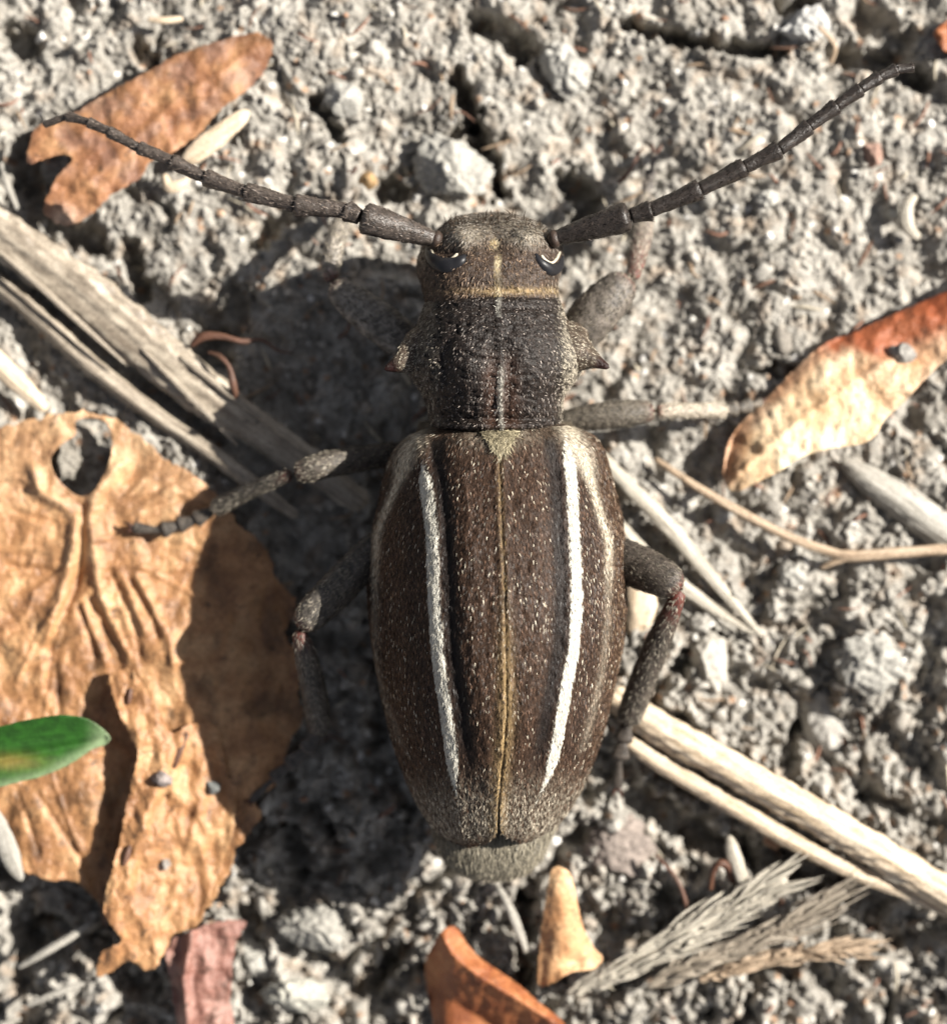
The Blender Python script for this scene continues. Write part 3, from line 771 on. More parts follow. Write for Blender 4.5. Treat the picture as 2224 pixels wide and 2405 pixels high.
bit('grass_blade', [(-40, 1880, .9, .16), (5, 1960, .9, .22), (30, 2030, .8, .20), (52, 2070, .6, .06)], G_GREY, 'pale grey grass blade at the left edge beside the lower end of the large leaf', 'grass blade', flat=0.25, seed=31)
bit('straw_bit', [(40, 2275, .35, .05), (100, 2240, .5, .09), (160, 2205, .5, .09), (215, 2170, .4, .05)], G_GREY, 'thin grey straw slanting below the left tip of the large leaf', 'straw bit', seed=32)
bit('straw_bit', [(60, 2365, .35, .05), (130, 2335, .45, .08), (200, 2310, .4, .05)], G_GREY, 'lowest short grey straw in the bottom left corner', 'straw bit', seed=33)
bit('straw_bit', [(965, 1985, .5, .05), (985, 1990, .6, .09), (975, 2040, .5, .09), (955, 2070, .3, .04)], G_GREY, 'grey straw stub left of the hairy abdomen tip', 'straw bit', seed=34)
bit('straw_bit', [(1165, 2075, .5, .05), (1190, 2120, .55, .10), (1220, 2190, .5, .10), (1235, 2240, .4, .06)], G_GREY, 'greyish stalk left of the upright orange leaf scrap', 'straw bit', seed=35)
bit('rootlet', [(1505, 350, .3, .03), (1480, 400, .5, .04), (1450, 430, .5, .05)], G_ROOT, 'short brown fibre on the soil above the right scape', 'rootlet', 'rootlets', seed=36)
bit('straw_bit', [(1920, 60, .8, .05), (1960, 105, .7, .06), (1950, 150, .5, .06)], G_TWIG, 'short pinkish stalk under the white clod at the top right', 'straw bit', seed=37)
bit('straw_bit', [(2, 380, .4, .06), (20, 440, .45, .08), (45, 500, .4, .05)], G_GREY, 'slender pale straw at the left edge below the orange brown leaf', 'straw bit', seed=38)

# frayed grass heads at the lower right: a stalk with many ragged fibres
def frayed(rows, label, mat, nf, seed, wd):
    r = np.random.default_rng(seed)
    v, q, uv = tube(rows, 60, 16, 0.5, ribs(4, .08, seed), rough=0.15, seed=seed)
    o = make('frayed_grass', v, q, mat=mat, uv=uv)
    tag(o, label, 'grass', 'frayed grass heads')
    p = spline(np.array(rows, float), 80)
    parts = []
    for k in range(nf):
        i = r.integers(2, 70); a = p[i]; d = p[min(i + 4, 79)] - p[max(i - 3, 0)]; d = d[:2] / np.linalg.norm(d[:2])
        nrm = np.array([-d[1], d[0]]) * r.choice([-1, 1]); off = r.uniform(0, 1) * a[3] * 105
        L = r.uniform(18, 45) if r.random() < .28 else r.uniform(45, 190)
        sp_ = r.uniform(0.0, 0.22) if L > 45 else r.uniform(0.0, 0.7)
        st0 = a[:2] + nrm * off; e = st0 + (d + nrm * sp_) * L * wd
        mid = (st0 + e) / 2 + r.normal(size=2) * L * .05
        z0 = a[2] + a[3] * r.uniform(-.1, .7); w0 = r.uniform(.018, .055)
        parts.append(tube([(st0[0], st0[1], z0, w0 * .7), (mid[0], mid[1], z0 + r.uniform(0, .14), w0), (e[0], e[1], z0 + r.uniform(-.15, .25), w0 * .3)], 8, 6, r.uniform(.3, .9), rough=.25, seed=k))
    V, Q, U = merge(parts)
    f = make('fibres', V, Q, mat=mat, uv=U, parent=o); f['kind'] = 'stuff'
frayed([(1330, 2335, .4, .10), (1424, 2295, .5, .16), (1540, 2235, .6, .22), (1660, 2170, .65, .26), (1760, 2110, .7, .24), (1850, 2065, .75, .16)], 'pale shaggy grass head below the split straw, uppermost of the frayed heads', G_WHITE, 240, 41, 1.0)
frayed([(1520, 2320, .35, .08), (1620, 2270, .45, .14), (1740, 2225, .5, .18), (1860, 2170, .5, .18), (1990, 2095, .45, .10)], 'brownish frayed grass blade just under the palest shaggy head', G_STEM, 170, 42, 0.9)
frayed([(1640, 2305, .35, .08), (1760, 2265, .4, .12), (1900, 2240, .45, .14), (2030, 2225, .4, .08)], 'short tan frayed blade lowest of the frayed heads at the lower right', G_TWIG, 110, 43, 0.7)

# ------------------------------------------------------------------ clods that can be told apart
def clod(px, py, rx, ry, rz, label, seed, tint=(0.40, 0.38, 0.33), z=None, name='soil_clod', cat='clod', group='soil clods'):
    import bmesh
    bm = bmesh.new(); bmesh.ops.create_icosphere(bm, subdivisions=5, radius=1.0)
    v = np.array([p.co[:] for p in bm.verts]); f = np.array([[q.index for q in p.verts] for p in bm.faces]); bm.free()
    r = np.random.default_rng(seed)
    k = 1 + 0.22 * fbm(v[:, 0] * 1.2 + seed + v[:, 2] * .7, v[:, 1] * 1.2 - v[:, 2], 3, seed)
    p = v * k[:, None]
    for _ in range(9):
        d = r.normal(size=3); d /= np.linalg.norm(d); lim = 0.62 + 0.25 * r.random()
        p = p - 0.9 * np.maximum(p @ d - lim, 0)[:, None] * d
    s = np.array([rx, ry, rz]) / 100
    q3 = p * s
    f1, _, c = worley((q3[:, 0] + q3[:, 2] * .6) / 0.26, (q3[:, 1] - q3[:, 2] * .6) / 0.26, seed)
    q3 = q3 * (1 + (0.22 * np.abs(perlin(q3[:, 0] * 3.2 + q3[:, 2] * 2, q3[:, 1] * 3.2 - q3[:, 2] * 2, seed)) + 0.12 * np.abs(perlin(q3[:, 0] * 8 - q3[:, 2] * 6, q3[:, 1] * 8 + q3[:, 2] * 6, seed + 1)) + 0.06 * fbm(q3[:, 0] * 9, q3[:, 1] * 9 + q3[:, 2] * 8, 3, seed) - 0.12)[:, None])
    a = r.uniform(-0.5, 0.5); R = np.array([[math.cos(a), -math.sin(a), 0], [math.sin(a), math.cos(a), 0], [0, 0, 1]])
    z0 = (gz(px, py) if z is None else z) + rz / 100 * 0.35
    V = q3 @ R.T + W(px, py, z0)
    col = np.array(tint) * 0.64 * (1 + 0.28 * fbm(q3[:, 0] * 5, q3[:, 1] * 5 + q3[:, 2] * 4, 4, seed + 3)[:, None])
    return tag(make(name, V, tris=f, mat=M_CRUMB, col=col), label, cat, group)
clod(1892, 58, 62, 44, 40, 'whitish rounded clod at the top right behind the end of the long antenna', 51, (0.66, 0.65, 0.62))
clod(156, 1085, 36, 46, 40, 'grey clod showing through the hole of the large leaf', 52, (0.36, 0.33, 0.28), z=0.15)
clod(866, 425, 24, 22, 22, 'small orange tan grain on the soil near the left scape', 53, (0.52, 0.34, 0.17), name='grain', cat='grain', group='grains')
clod(805, 235, 44, 46, 42, 'bright cube like clod left of the dark crack above the head', 54, (0.55, 0.53, 0.48))
clod(1060, 400, 95, 80, 55, 'broad pale clod directly in front of the head', 55, (0.50, 0.48, 0.43))
clod(1325, 160, 55, 70, 45, 'tall bright clod right of the dark hollow at the top', 56, (0.55, 0.53, 0.48))
clod(1668, 1555, 42, 72, 42, 'pale tilted block clod right of the hind leg shin', 57, (0.60, 0.56, 0.49))
clod(1935, 1700, 66, 88, 50, 'large pale clod just above the middle of the split straw', 58, (0.56, 0.53, 0.48))
clod(740, 2180, 90, 52, 48, 'flat grey clod lit along its lower half left of the abdomen tip', 59, (0.46, 0.44, 0.39))
clod(610, 2250, 52, 46, 42, 'whitish clod beside the pinkish brown leaf scrap', 60, (0.60, 0.58, 0.52))
clod(690, 2340, 80, 44, 38, 'pale elongated clod at the bottom edge beside the whitish clod', 61, (0.60, 0.58, 0.50))
clod(1450, 1990, 84, 66, 46, 'pinkish grey clod right of the abdomen tip', 62, (0.37, 0.31, 0.27))
clod(2100, 505, 20, 18, 16, 'tiny cream grain left of the curved white husk', 63, (0.70, 0.66, 0.55), name='grain', cat='grain', group='grains')
clod(2050, 360, 26, 30, 20, 'pinkish grain below the end of the long antenna', 64, (0.42, 0.27, 0.21), name='grain', cat='grain', group='grains')
clod(1800, 470, 30, 26, 22, 'pale crumb on the soil under the middle of the long antenna', 65, (0.62, 0.60, 0.54))
clod(2050, 1560, 90, 76, 48, 'wide grey clod at the right between twig and split straw', 66, (0.50, 0.48, 0.43))
clod(1700, 1200, 34, 28, 24, 'small grey crumb under the thin twig', 67, (0.5, 0.48, 0.44))
clod(1860, 1350, 44, 34, 30, 'grey lump below the side shoot of the twig', 68, (0.52, 0.50, 0.45))
clod(381, 1830, 24, 20, 20, 'lilac grey crumb on the torn flap of the large leaf', 69, (0.34, 0.29, 0.27), z=float(z_flap(np.array([381.]), np.array([1830.]))[0]))
clod(500, 1852, 22, 18, 20, 'dark grey crumb on the right border of the torn flap', 70, (0.22, 0.23, 0.22), z=float(z_flap(np.array([500.]), np.array([1852.]))[0]))
clod(385, 2030, 18, 16, 16, 'greyish crumb on the lower part of the torn flap', 71, (0.40, 0.36, 0.32), z=float(z_flap(np.array([385.]), np.array([2030.]))[0]))
clod(2120, 830, 34, 26, 20, 'grey soil crumb stuck in the dark dent of the rust and cream leaf', 72, (0.36, 0.34, 0.31), z=float(z_rt(np.array([2120.]), np.array([830.]))[0]))
zf = lambda x, y: float(z_flap(np.array([float(x)]), np.array([float(y)]))[0])
bit('stick_bit', [(408, 1805, zf(408, 1805) + .05, .05), (420, 1772, zf(420, 1772) + .06, .07), (440, 1720, zf(440, 1720) + .06, .05)], G_ROOT, 'tiny brown stick lying on the torn flap of the large leaf', 'stick', seed=81)
bit('seed', [(290, 2035, zf(290, 2035) + .03, .03), (298, 2010, zf(298, 2010) + .06, .08), (306, 1985, zf(306, 1985) + .03, .03)], G_ROOT, 'dark seed on the left edge of the torn flap', 'seed', flat=0.8, seed=82)
bit('seed', [(302, 1656, zf(302, 1656) + .05, .03), (304, 1636, zf(304, 1636) + .08, .07), (308, 1616, zf(308, 1616) + .05, .03)], G_ROOT, 'dark seed near the upper end of the torn flap', 'seed', flat=0.8, seed=83)

# ------------------------------------------------------------------ the beetle
SEAM = [(990, 1174), (1071, 1174), (1223, 1178), (1412, 1186), (1556, 1188), (1640, 1190), (1706, 1188), (1808, 1179), (1891, 1172), (1969, 1168), (2070, 1164)]
beetle = thing('beetle', 'dark brown longhorn beetle with white stripes standing on the soil', 'beetle', (0.6, -1.5, 0.2))
BROWN = np.array([0.037, 0.0215, 0.0140]); BLACK = np.array([0.012, 0.009, 0.008]); WHITE = np.array([0.56, 0.535, 0.465]); GOLD = np.array([0.36, 0.25, 0.12]); GREYH = np.array([0.36, 0.32, 0.25])

# ---- elytra
ZT = [(995, 4.25), (1006, 4.55), (1030, 4.85), (1100, 5.12), (1250, 5.55), (1450, 5.75), (1650, 5.55), (1800, 5.02), (1900, 4.40), (1950, 3.98), (1975, 3.62), (1991, 3.25)]
ZE = [(995, 3.3), (1040, 2.9), (1200, 2.5), (1700, 2.4), (1900, 2.5), (1991, 2.8)]
def elytron(side, outer, inner, stripe, y_end, band, s_range):
    ny, nu, nd = 380, 112, 8
    k = (1 - np.cos(np.linspace(0, math.pi, ny))) / 2
    k = 0.5 * k + 0.5 * np.linspace(0, 1, ny)
    y = outer[0][0] + (y_end - outer[0][0]) * k
    xo = sm(outer, y); xi = sm(inner, y)
    t = np.sin(np.linspace(0, 1, nu) * math.pi / 2) ** 0.9
    zt, ze = sm(ZT, y), sm(ZE, y)
    PXg = xi[:, None] + (xo - xi)[:, None] * t[None, :]
    PYg = np.tile(y[:, None], (1, nu))
    prof = np.clip(1 - t ** 2.1, 0, 1) ** 0.53
    Z = ze[:, None] + (zt - ze)[:, None] * prof[None, :]
    xs = sm(stripe, y)[:, None]
    d = (PXg - xs) * side                      # > 0 on the outer side of the stripe
    # costae and grooves
    Z += 0.05 * np.exp(-(d / 16) ** 2) - 0.07 * np.exp(-((d + 36) / 15) ** 2) * sst(y, 1010, 1100)[:, None] * (1 - sst(y, 1700, 1900))[:, None]
    Z += 0.035 * np.exp(-((d + 85) / 22) ** 2) - 0.03 * np.exp(-((d - 45) / 18) ** 2)
    sd = np.abs(PXg - sm(SEAM, y)[:, None])
    Z += 0.05 * np.exp(-(sd / 14) ** 2) - 0.05 * np.exp(-(sd / 3.0) ** 2)
    hx = 965 if side < 0 else 1385
    Z += 0.14 * np.exp(-((PXg - hx) / 32) ** 2 - ((PYg - 1062) / 45) ** 2)
    Z += 0.022 * fbm(PXg / 16.0, PYg / 40.0, 3, 201 + side)
    # turned-in lower rim
    e = np.linspace(0, 1, nd + 1)[1:]
    PX2 = xo[:, None] + (xi - xo)[:, None] * 0.10 * (e ** 1.5)[None, :]
    Z2 = ze[:, None] - 0.75 * e[None, :]
    PXg = np.hstack([PXg, PX2]); PYg = np.hstack([PYg, np.tile(y[:, None], (1, nd))]); Z = np.hstack([Z, Z2])
    n_, m_ = PXg.shape
    px, py = PXg.ravel(), PYg.ravel()
    V = W(px, py, Z.ravel())
    q = grid_quads(n_, m_)
    if side > 0: q = q[:, ::-1]
    # ---- markings
    xs = sm(stripe, py); d = (px - xs) * side; sd = np.abs(px - sm(SEAM, py))
    nz = fbm(px / 9.0, py / 26.0, 3, 210); nf = fbm(px / 4.0, py / 9.0, 2, 211)
    col = BROWN * (1 + 0.45 * nz + 0.3 * nf)[:, None]
    def lay(wt, c):
        nonlocal col
        wt = np.clip(wt, 0, 1)[:, None]; col = col * (1 - wt) + np.asarray(c) * wt
    hw = (12.5 if side > 0 else 14.0) * sst(py, s_range[0], s_range[0] + 60) * (1 - sst(py, s_range[1] - 110, s_range[1])) + 2.0 * nf
    st_w = (1 - sst(np.abs(d) - hw, -2.5, 2.5)) * (py > s_range[0]) * (py < s_range[1] + 4)
    dark = np.exp(-(np.clip(np.abs(d + 36) - 7, 0, 99) / 14) ** 2) * sst(py, 1012, 1040) * (1 - sst(py, 1720, 1860)); lay(0.92 * dark, BLACK)
    dark2 = np.exp(-((d - 42) / 20) ** 2) * (1 - sst(py, 1720, 1850)) * sst(py, 1060, 1100); lay(0.6 * dark2, BLACK * 1.5)
    su = 0.6 * np.exp(-(sd / 5.5) ** 2) * (0.5 + 0.6 * nf) + 0.5 * np.exp(-(sd / 18.0) ** 2) * sst(py, 1350, 1650); lay(0.8 * su, GOLD)
    lay(np.exp(-(sd / 2.2) ** 2) * 0.6 * (side > 0) * (1 - sst(py, 1300, 1500)), BLACK * 1.5)
    bd = np.abs(px - sm(band, py)); bw = 26 - 17 * sst(py, 1040, 1160)
    bwt = np.exp(-(bd / bw) ** 2) * (1 - 0.75 * sst(py, 1250, 1420)) * (py > 1000) * (0.6 + 0.6 * nf) * (1 - sst(py, 1700, 1800)); lay(0.85 * bwt, GREYH * 1.5)
    tip = sst(py, 1780, 1940) * np.clip(0.35 + 0.9 * nf, 0, 1) * (1 - sst(py, 1955, 1985)); lay(0.55 * tip, GREYH)
    bs = np.exp(-(sd / 85) ** 2) * np.exp(-((py - 1012) / 34) ** 2) * np.clip(0.6 + nf, 0, 1); lay(0.55 * bs, GREYH)
    lay(0.95 * st_w, WHITE)
    f1, _, cc = worley(px / 13.0, py / 17.0, 215)
    dots = (f1 < 0.24) * (st_w > 0.4) * (np.abs(d) < 11) * (cc < 0.75); lay(dots * 0.9, BLACK)
    o = make('elytron', V, q, mat=M_CUT, parent=beetle, col=col)
    # ---- hair coat
    top = (np.arange(n_ * m_) % m_) < nu + 2
    P, N, f = sample(V, q, 36000, top * (0.5 + 0.5 * (1 - dark)) * (1 + 3 * st_w + 1.5 * bwt) * (1 - 0.9 * dots))
    if (N[:, 2] < 0).mean() > 0.5: N = -N
    vi = q[f, 0]
    hx_ = px[vi]; hy_ = py[vi]
    r = RNG.random(len(P))
    hc = BROWN * (0.7 + 4.5 * r[:, None] ** 5)
    w1 = np.clip(bwt[vi] * 1.5 + tip[vi] * 0.9 + 0.6 * bs[vi] + (RNG.random(len(P)) < 0.04), 0, 1)[:, None]
    hc = hc * (1 - w1) + GREYH * (1.1 + 1.1 * r[:, None]) * w1
    su_ = np.clip(su[vi] * 1.1, 0, 1)[:, None] * (RNG.random((len(P), 1)) < 0.8); hc = hc * (1 - su_) + GOLD * su_
    s_ = (st_w[vi] > 0.35)[:, None]; hc = np.where(s_, WHITE * (0.85 + 0.3 * r[:, None]), hc)
    dk = np.clip(dark[vi], 0, 1)[:, None] * (~s_); hc = hc * (1 - 0.96 * dk) + BLACK * 0.6 * dk
    lat = np.clip((np.abs(hx_ - sm(SEAM, hy_)) - 190) / 110, 0, 1)[:, None] * (~s_) * (RNG.random((len(P), 1)) < (0.28 if side > 0 else 0.12))  # fewer tan hairs on the left elytron: its shade put into the colour
    hc = hc * (1 - 0.7 * lat) + np.array([0.30, 0.20, 0.12]) * 0.7 * lat
    D = np.stack([0.10 * (hx_ - 1175) / 250 * 0 + 0.06 * side + 0 * hx_, -np.ones(len(P)), 0 * hx_], 1)
    hum = np.exp(-((hy_ - 1020) / 45) ** 2) * sst(np.abs(hx_ - 1175), 110, 170)
    D[:, 0] += side * hum * 1.2
    hv, ht, hcol = hairs(P, N, D, 0.092, 0.0135, 0.15, hc, 0.2)
    h = make('hair_coat', hv, tris=ht, mat=M_HAIR, parent=o, col=hcol, smooth=False); h['kind'] = 'stuff'
    return o
S_L = [(995, 1020), (1013, 1012), (1040, 996), (1063, 990), (1104, 997), (1166, 1006), (1268, 1016), (1371, 1019), (1474, 1025), (1541, 1030), (1664, 1047), (1755, 1059), (1829, 1067), (1875, 1074), (1992, 1092)]
S_R = [(990, 1318), (1022, 1324), (1042, 1328), (1124, 1341), (1207, 1345), (1330, 1351), (1412, 1353), (1520, 1347), (1582, 1335), (1685, 1318), (1767, 1302), (1837, 1281), (1870, 1265), (1990, 1225)]
B_L = [(990, 1010), (1013, 985), (1063, 958), (1124, 938), (1200, 905), (1268, 884), (1500, 880), (1992, 1050)]
B_R = [(990, 1325), (1022, 1340), (1060, 1360), (1096, 1376), (1207, 1409), (1289, 1430), (1474, 1425), (1700, 1385), (1992, 1250)]
elytron(-1, [(998, 1050), (1003, 1022), (1010, 995), (1020, 968), (1035, 946), (1083, 911), (1179, 888), (1276, 869), (1360, 862), (1480, 869), (1600, 888), (1721, 915), (1829, 951), (1914, 993), (1945, 1016), (1968, 1040), (1982, 1066), (1989, 1090), (1991, 1103)],
        [(998, 1174), (1071, 1174), (1223, 1178), (1412, 1186), (1556, 1188), (1640, 1190), (1706, 1188), (1808, 1179), (1891, 1171), (1945, 1168), (1960, 1165), (1970, 1159), (1980, 1145), (1987, 1125), (1991, 1104)], S_L, 1991, B_L, (1075, 1880))
elytron(1, [(994, 1300), (998, 1325), (1006, 1356), (1017, 1384), (1035, 1406), (1059, 1420), (1143, 1444), (1216, 1462), (1312, 1472), (1408, 1473), (1504, 1466), (1613, 1444), (1721, 1418), (1817, 1384), (1889, 1348), (1930, 1318), (1950, 1296), (1966, 1270), (1976, 1248), (1981, 1224)],
        [(994, 1175), (1071, 1175), (1223, 1179), (1412, 1187), (1556, 1189), (1640, 1191), (1706, 1189), (1808, 1180), (1891, 1173), (1945, 1174), (1958, 1181), (1970, 1196), (1977, 1210), (1981, 1223)], S_R, 1981, B_R, (1020, 1880))

def body_tube(name, y0, y1, xl, xr, top, bot, ny, m, mat, colfun, dzfun, ex=2.3, parent=beetle):
    """closed body segment lofted along the photo's vertical; returns object data too"""
    k = (1 - np.cos(np.linspace(0, math.pi, ny))) / 2; k = 0.6 * k + 0.4 * np.linspace(0, 1, ny)
    y = y0 + (y1 - y0) * k
    th = np.linspace(0, 2 * math.pi, m, endpoint=False)
    L, R, T, B = sm(xl, y), sm(xr, y), sm(top, y), sm(bot, y)
    c = np.sign(np.cos(th)) * np.abs(np.cos(th)) ** (2 / ex); s = np.sign(np.sin(th)) * np.abs(np.sin(th)) ** (2 / ex)
    g = np.ones(ny); g[0] = g[-1] = 0.04
    mx, hw, mz, hh = (L + R) / 2, (R - L) / 2 * g, (T + B) / 2, (T - B) / 2 * g
    px = mx[:, None] + hw[:, None] * c[None, :]; z = mz[:, None] + hh[:, None] * s[None, :]
    py = np.tile(y[:, None], (1, m))
    upw = np.clip(s, 0, 1)[None, :] * g[:, None]
    z = z + dzfun(px, py) * upw ** 0.5
    px, py, z = px.ravel(), py.ravel(), z.ravel()
    V = W(px, py, z); q = grid_quads(ny, m, True)[:, ::-1]
    col = colfun(px, py, z)
    o = make(name, V, q, mat=mat, parent=parent, col=col)
    return o, V, q, px, py, z

def coat(o, V, q, px, py, n, weight, colfun, D, length, width, lift, jit=0.3, name='hair_coat'):
    P, N, f = sample(V, q, n, weight)
    vi = q[f, 0]
    cen = V.mean(0)
    if ((P - cen) * N).sum(1).mean() < 0: N = -N
    DD = D(px[vi], py[vi]) if callable(D) else np.tile(np.array(D, float), (len(P), 1))
    hv, ht, hc = hairs(P, N, DD, length, width, lift, colfun(px[vi], py[vi]), jit)
    h = make(name, hv, tris=ht, mat=M_HAIR, parent=o, col=hc, smooth=False); h['kind'] = 'stuff'
    return h

# ---- abdomen (seen past the tips of the elytra)
ab = body_tube('abdomen', 985, 2064, [(985, 985), (1300, 905), (1700, 950), (1900, 1012), (1965, 1024), (2010, 1044), (2045, 1078), (2058, 1110), (2064, 1140)],
               [(985, 1340), (1300, 1440), (1700, 1395), (1900, 1326), (1965, 1290), (2010, 1270), (2045, 1236), (2058, 1205), (2064, 1178)],
               [(985, 3.6), (1300, 3.9), (1700, 3.7), (1900, 3.3), (1980, 3.05), (2030, 2.75), (2064, 2.3)], [(985, 1.3), (1300, 1.0), (1800, 1.2), (2000, 1.6), (2064, 1.9)], 90, 60, M_CUT,
               lambda px, py, z: np.array([0.055, 0.045, 0.032]) * (1 + 0.4 * fbm(px / 9., py / 9., 2, 220))[:, None], lambda px, py: 0.02 * fbm(px / 20., py / 20., 2, 221))
coat(ab[0], ab[1], ab[2], ab[3], ab[4], 9000, (ab[4] > 1935) * (ab[5] > 2.0) * 1.0 + 1e-9, lambda a, b: np.array([0.27, 0.24, 0.18]) * (0.3 + 1.1 * RNG.random((len(a), 1))),
     (0, -1, 0), 0.19, 0.014, 0.45, 0.25)

# ---- pronotum
MID = [(480, 1156), (524, 1160), (570, 1166), (674, 1173), (700, 1172), (760, 1174), (860, 1176), (940, 1177), (1020, 1180)]
def pro_dz(px, py):
    mid = sm(MID, py); d = px - mid
    z = 0.05 * np.exp(-(d / 6) ** 2) - 0.06 * np.exp(-((np.abs(d) - 16) / 12) ** 2) * sst(py, 760, 860)
    z -= 0.13 * np.exp(-((py - 984) / 9) ** 2) + 0.07 * np.exp(-((py - 722) / 10) ** 2)
    z += 0.10 * np.exp(-((np.abs(d) - 75) / 45) ** 2 - ((py - 850) / 70) ** 2)
    z -= 0.10 * np.exp(-((np.abs(d) - 128) / 22) ** 2 - ((py - 860) / 60) ** 2)
    f1, _, c = worley(px / 11.0, py / 14.0, 230)
    z -= 0.075 * np.exp(-(f1 / 0.24) ** 2) * (0.3 + c)
    return z + 0.038 * fbm(px / 13., py / 36., 4, 231, 0.6)
def pro_col(px, py, z):
    mid = sm(MID, py); d = px - mid
    c = np.array([0.017, 0.013, 0.011]) * (1 + 0.5 * fbm(px / 10., py / 14., 3, 232))[:, None]
    rb = (np.exp(-((np.abs(d) - 22) / 20) ** 2) * sst(py, 800, 880))[:, None] * 0.5
    c = c * (1 - rb) + np.array([0.075, 0.038, 0.024]) * rb
    wl = np.exp(-(d / (3.0 + 1.5 * fbm(px / 9., py / 22., 2, 233))) ** 2) * np.clip(0.55 * (py < 745) + sst(py, 830, 880), 0, 1) * 0.75
    c = c * (1 - wl[:, None]) + WHITE * 0.8 * wl[:, None]
    lt = (sst(np.abs(d), 135, 165) * np.where(d > 0, 1.0, 0.35) * np.clip(0.5 + fbm(px / 7., py / 12., 2, 234), 0, 1))[:, None] * 0.7  # pale sides, weaker on the left where shade is painted in
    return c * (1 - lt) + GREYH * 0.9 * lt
pr = body_tube('pronotum', 692, 1014, [(692, 1036), (700, 1010), (712, 998), (726, 992), (750, 984), (771, 974), (800, 961), (830, 948), (850, 946), (872, 956), (900, 974), (937, 995), (966, 1004), (992, 1010), (1006, 1022), (1014, 1050)],
               [(692, 1300), (700, 1312), (715, 1318), (739, 1327), (771, 1343), (800, 1359), (830, 1374), (850, 1377), (872, 1368), (895, 1352), (915, 1336), (930, 1326), (955, 1321), (980, 1320), (995, 1315), (1006, 1300), (1014, 1270)],
               [(692, 4.62), (705, 4.85), (740, 5.02), (800, 5.18), (880, 5.15), (940, 5.0), (980, 4.85), (1002, 4.9), (1014, 4.72)], [(692, 1.9), (800, 1.3), (1014, 1.3)], 150, 150, M_PRO, pro_col, pro_dz, 2.25)
def pro_hc(a, b):
    d = a - sm(MID, b); r = RNG.random((len(a), 1))
    c = np.array([0.030, 0.022, 0.018]) * (0.35 + 4.0 * r ** 5)
    sp = RNG.random((len(a), 1)) < 0.22
    c = np.where(sp, np.array([0.30, 0.26, 0.23]) * (0.5 + r), c)
    lt = (sst(np.abs(d), 120, 160) * 1.0)[:, None] * (RNG.random((len(a), 1)) < np.where(d > 0, 0.75, 0.25)[:, None])  # left side gets fewer pale hairs, imitating its shade in colour
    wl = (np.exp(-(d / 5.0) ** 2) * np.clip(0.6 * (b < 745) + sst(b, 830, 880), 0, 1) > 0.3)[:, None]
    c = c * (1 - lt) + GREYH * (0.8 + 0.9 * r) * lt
    return np.where(wl, WHITE, c)
coat(pr[0], pr[1], pr[2], pr[3], pr[4], 13000, (pr[5] > 2.6) * 1.0 + 1e-9, pro_hc, lambda a, b: np.stack([(a - 1176) / 260, -np.ones(len(a)), 0 * a], 1), 0.062, 0.0135, 0.3, 0.35)
for rows in ([(1050, 815, 3.2, .42), (1003, 822, 3.70, .58), (972, 836, 3.95, .44), (945, 850, 4.10, .26), (920, 861, 4.15, .13), (902, 867, 4.20, .045)], [(1270, 812, 3.2, .44), (1322, 818, 3.6, .66), (1353, 830, 3.85, .48), (1384, 842, 4.0, .26), (1408, 853, 4.1, .13), (1431, 864, 4.15, .05)]):
    v, q, _ = tube(rows, 40, 24, 0.85, rough=0.10, seed=7)
    a = v[:, 0] * 100 / ((CAMH - v[:, 2]) / CAMH) + 1112; b = 1202.5 - v[:, 1] * 100 / ((CAMH - v[:, 2]) / CAMH)
    t = np.repeat(np.linspace(0, 1, 40), 24)
    c = np.array([0.07, 0.052, 0.038]) * (1 + 0.6 * fbm(a / 6., b / 8., 3, 240))[:, None]
    c = c * (1 - sst(t, .8, .9)[:, None]) + np.array([0.018, 0.006, 0.005]) * sst(t, .8, .9)[:, None]
    so = make('spine', v, q, mat=M_PRO, parent=pr[0], col=c)
    P, N, f = sample(v, q, 1500, (t < 0.84) * 1.0 + 1e-9); axis3 = v[-24:].mean(0) - v[:24].mean(0)
    if ((P - v.mean(0)) * N).sum(1).mean() < 0: N = -N
    hv, ht, hc = hairs(P, N, np.tile(axis3 / np.linalg.norm(axis3), (1500, 1)), 0.06, 0.014, 0.15, GREYH * (0.4 + 1.5 * RNG.random((1500, 1)) ** 1.3), 0.3)
    hh = make('hair_coat', hv, tris=ht, mat=M_HAIR, parent=pr[0], col=hc, smooth=False); hh['kind'] = 'stuff'

# ---- scutellum: small pale-haired triangle between the elytra
sc_ = dict(poly=spline([(1128, 1012), (1176, 1006), (1222, 1011), (1206, 1034), (1190, 1058), (1177, 1075), (1163, 1058), (1146, 1034)], 80, True)[:, :2], holes=[], z=lambda a, b: sm(ZT, b) + 0.05 - 0.0004 * np.abs(a - 1176) - 0.05 * sst(b, 1050, 1078))
v, q, a, b = leaf_mesh(sc_, 2.5)
so = make('scutellum', v, q, mat=M_CUT, parent=beetle, col=np.array([0.09, 0.072, 0.05]) * (1 + 0.4 * fbm(a / 5., b / 8., 2, 250))[:, None])
mo = so.modifiers.new('thickness', 'SOLIDIFY'); mo.thickness = 0.04; mo.offset = -1
P, N, f = sample(v, q, 1300); N = np.where(N[:, 2:] < 0, -N, N)
vi = q[f, 0]
hv, ht, hc = hairs(P, N, np.stack([(1176 - a[vi]) / 60, -np.ones(1300), 0 * a[vi]], 1), 0.17, 0.016, 0.3, np.array([0.38, 0.33, 0.22]) * (0.3 + 1.1 * RNG.random((1300, 1))), 0.5)
hh = make('hair_coat', hv, tris=ht, mat=M_HAIR, parent=so, col=hc, smooth=False); hh['kind'] = 'stuff'

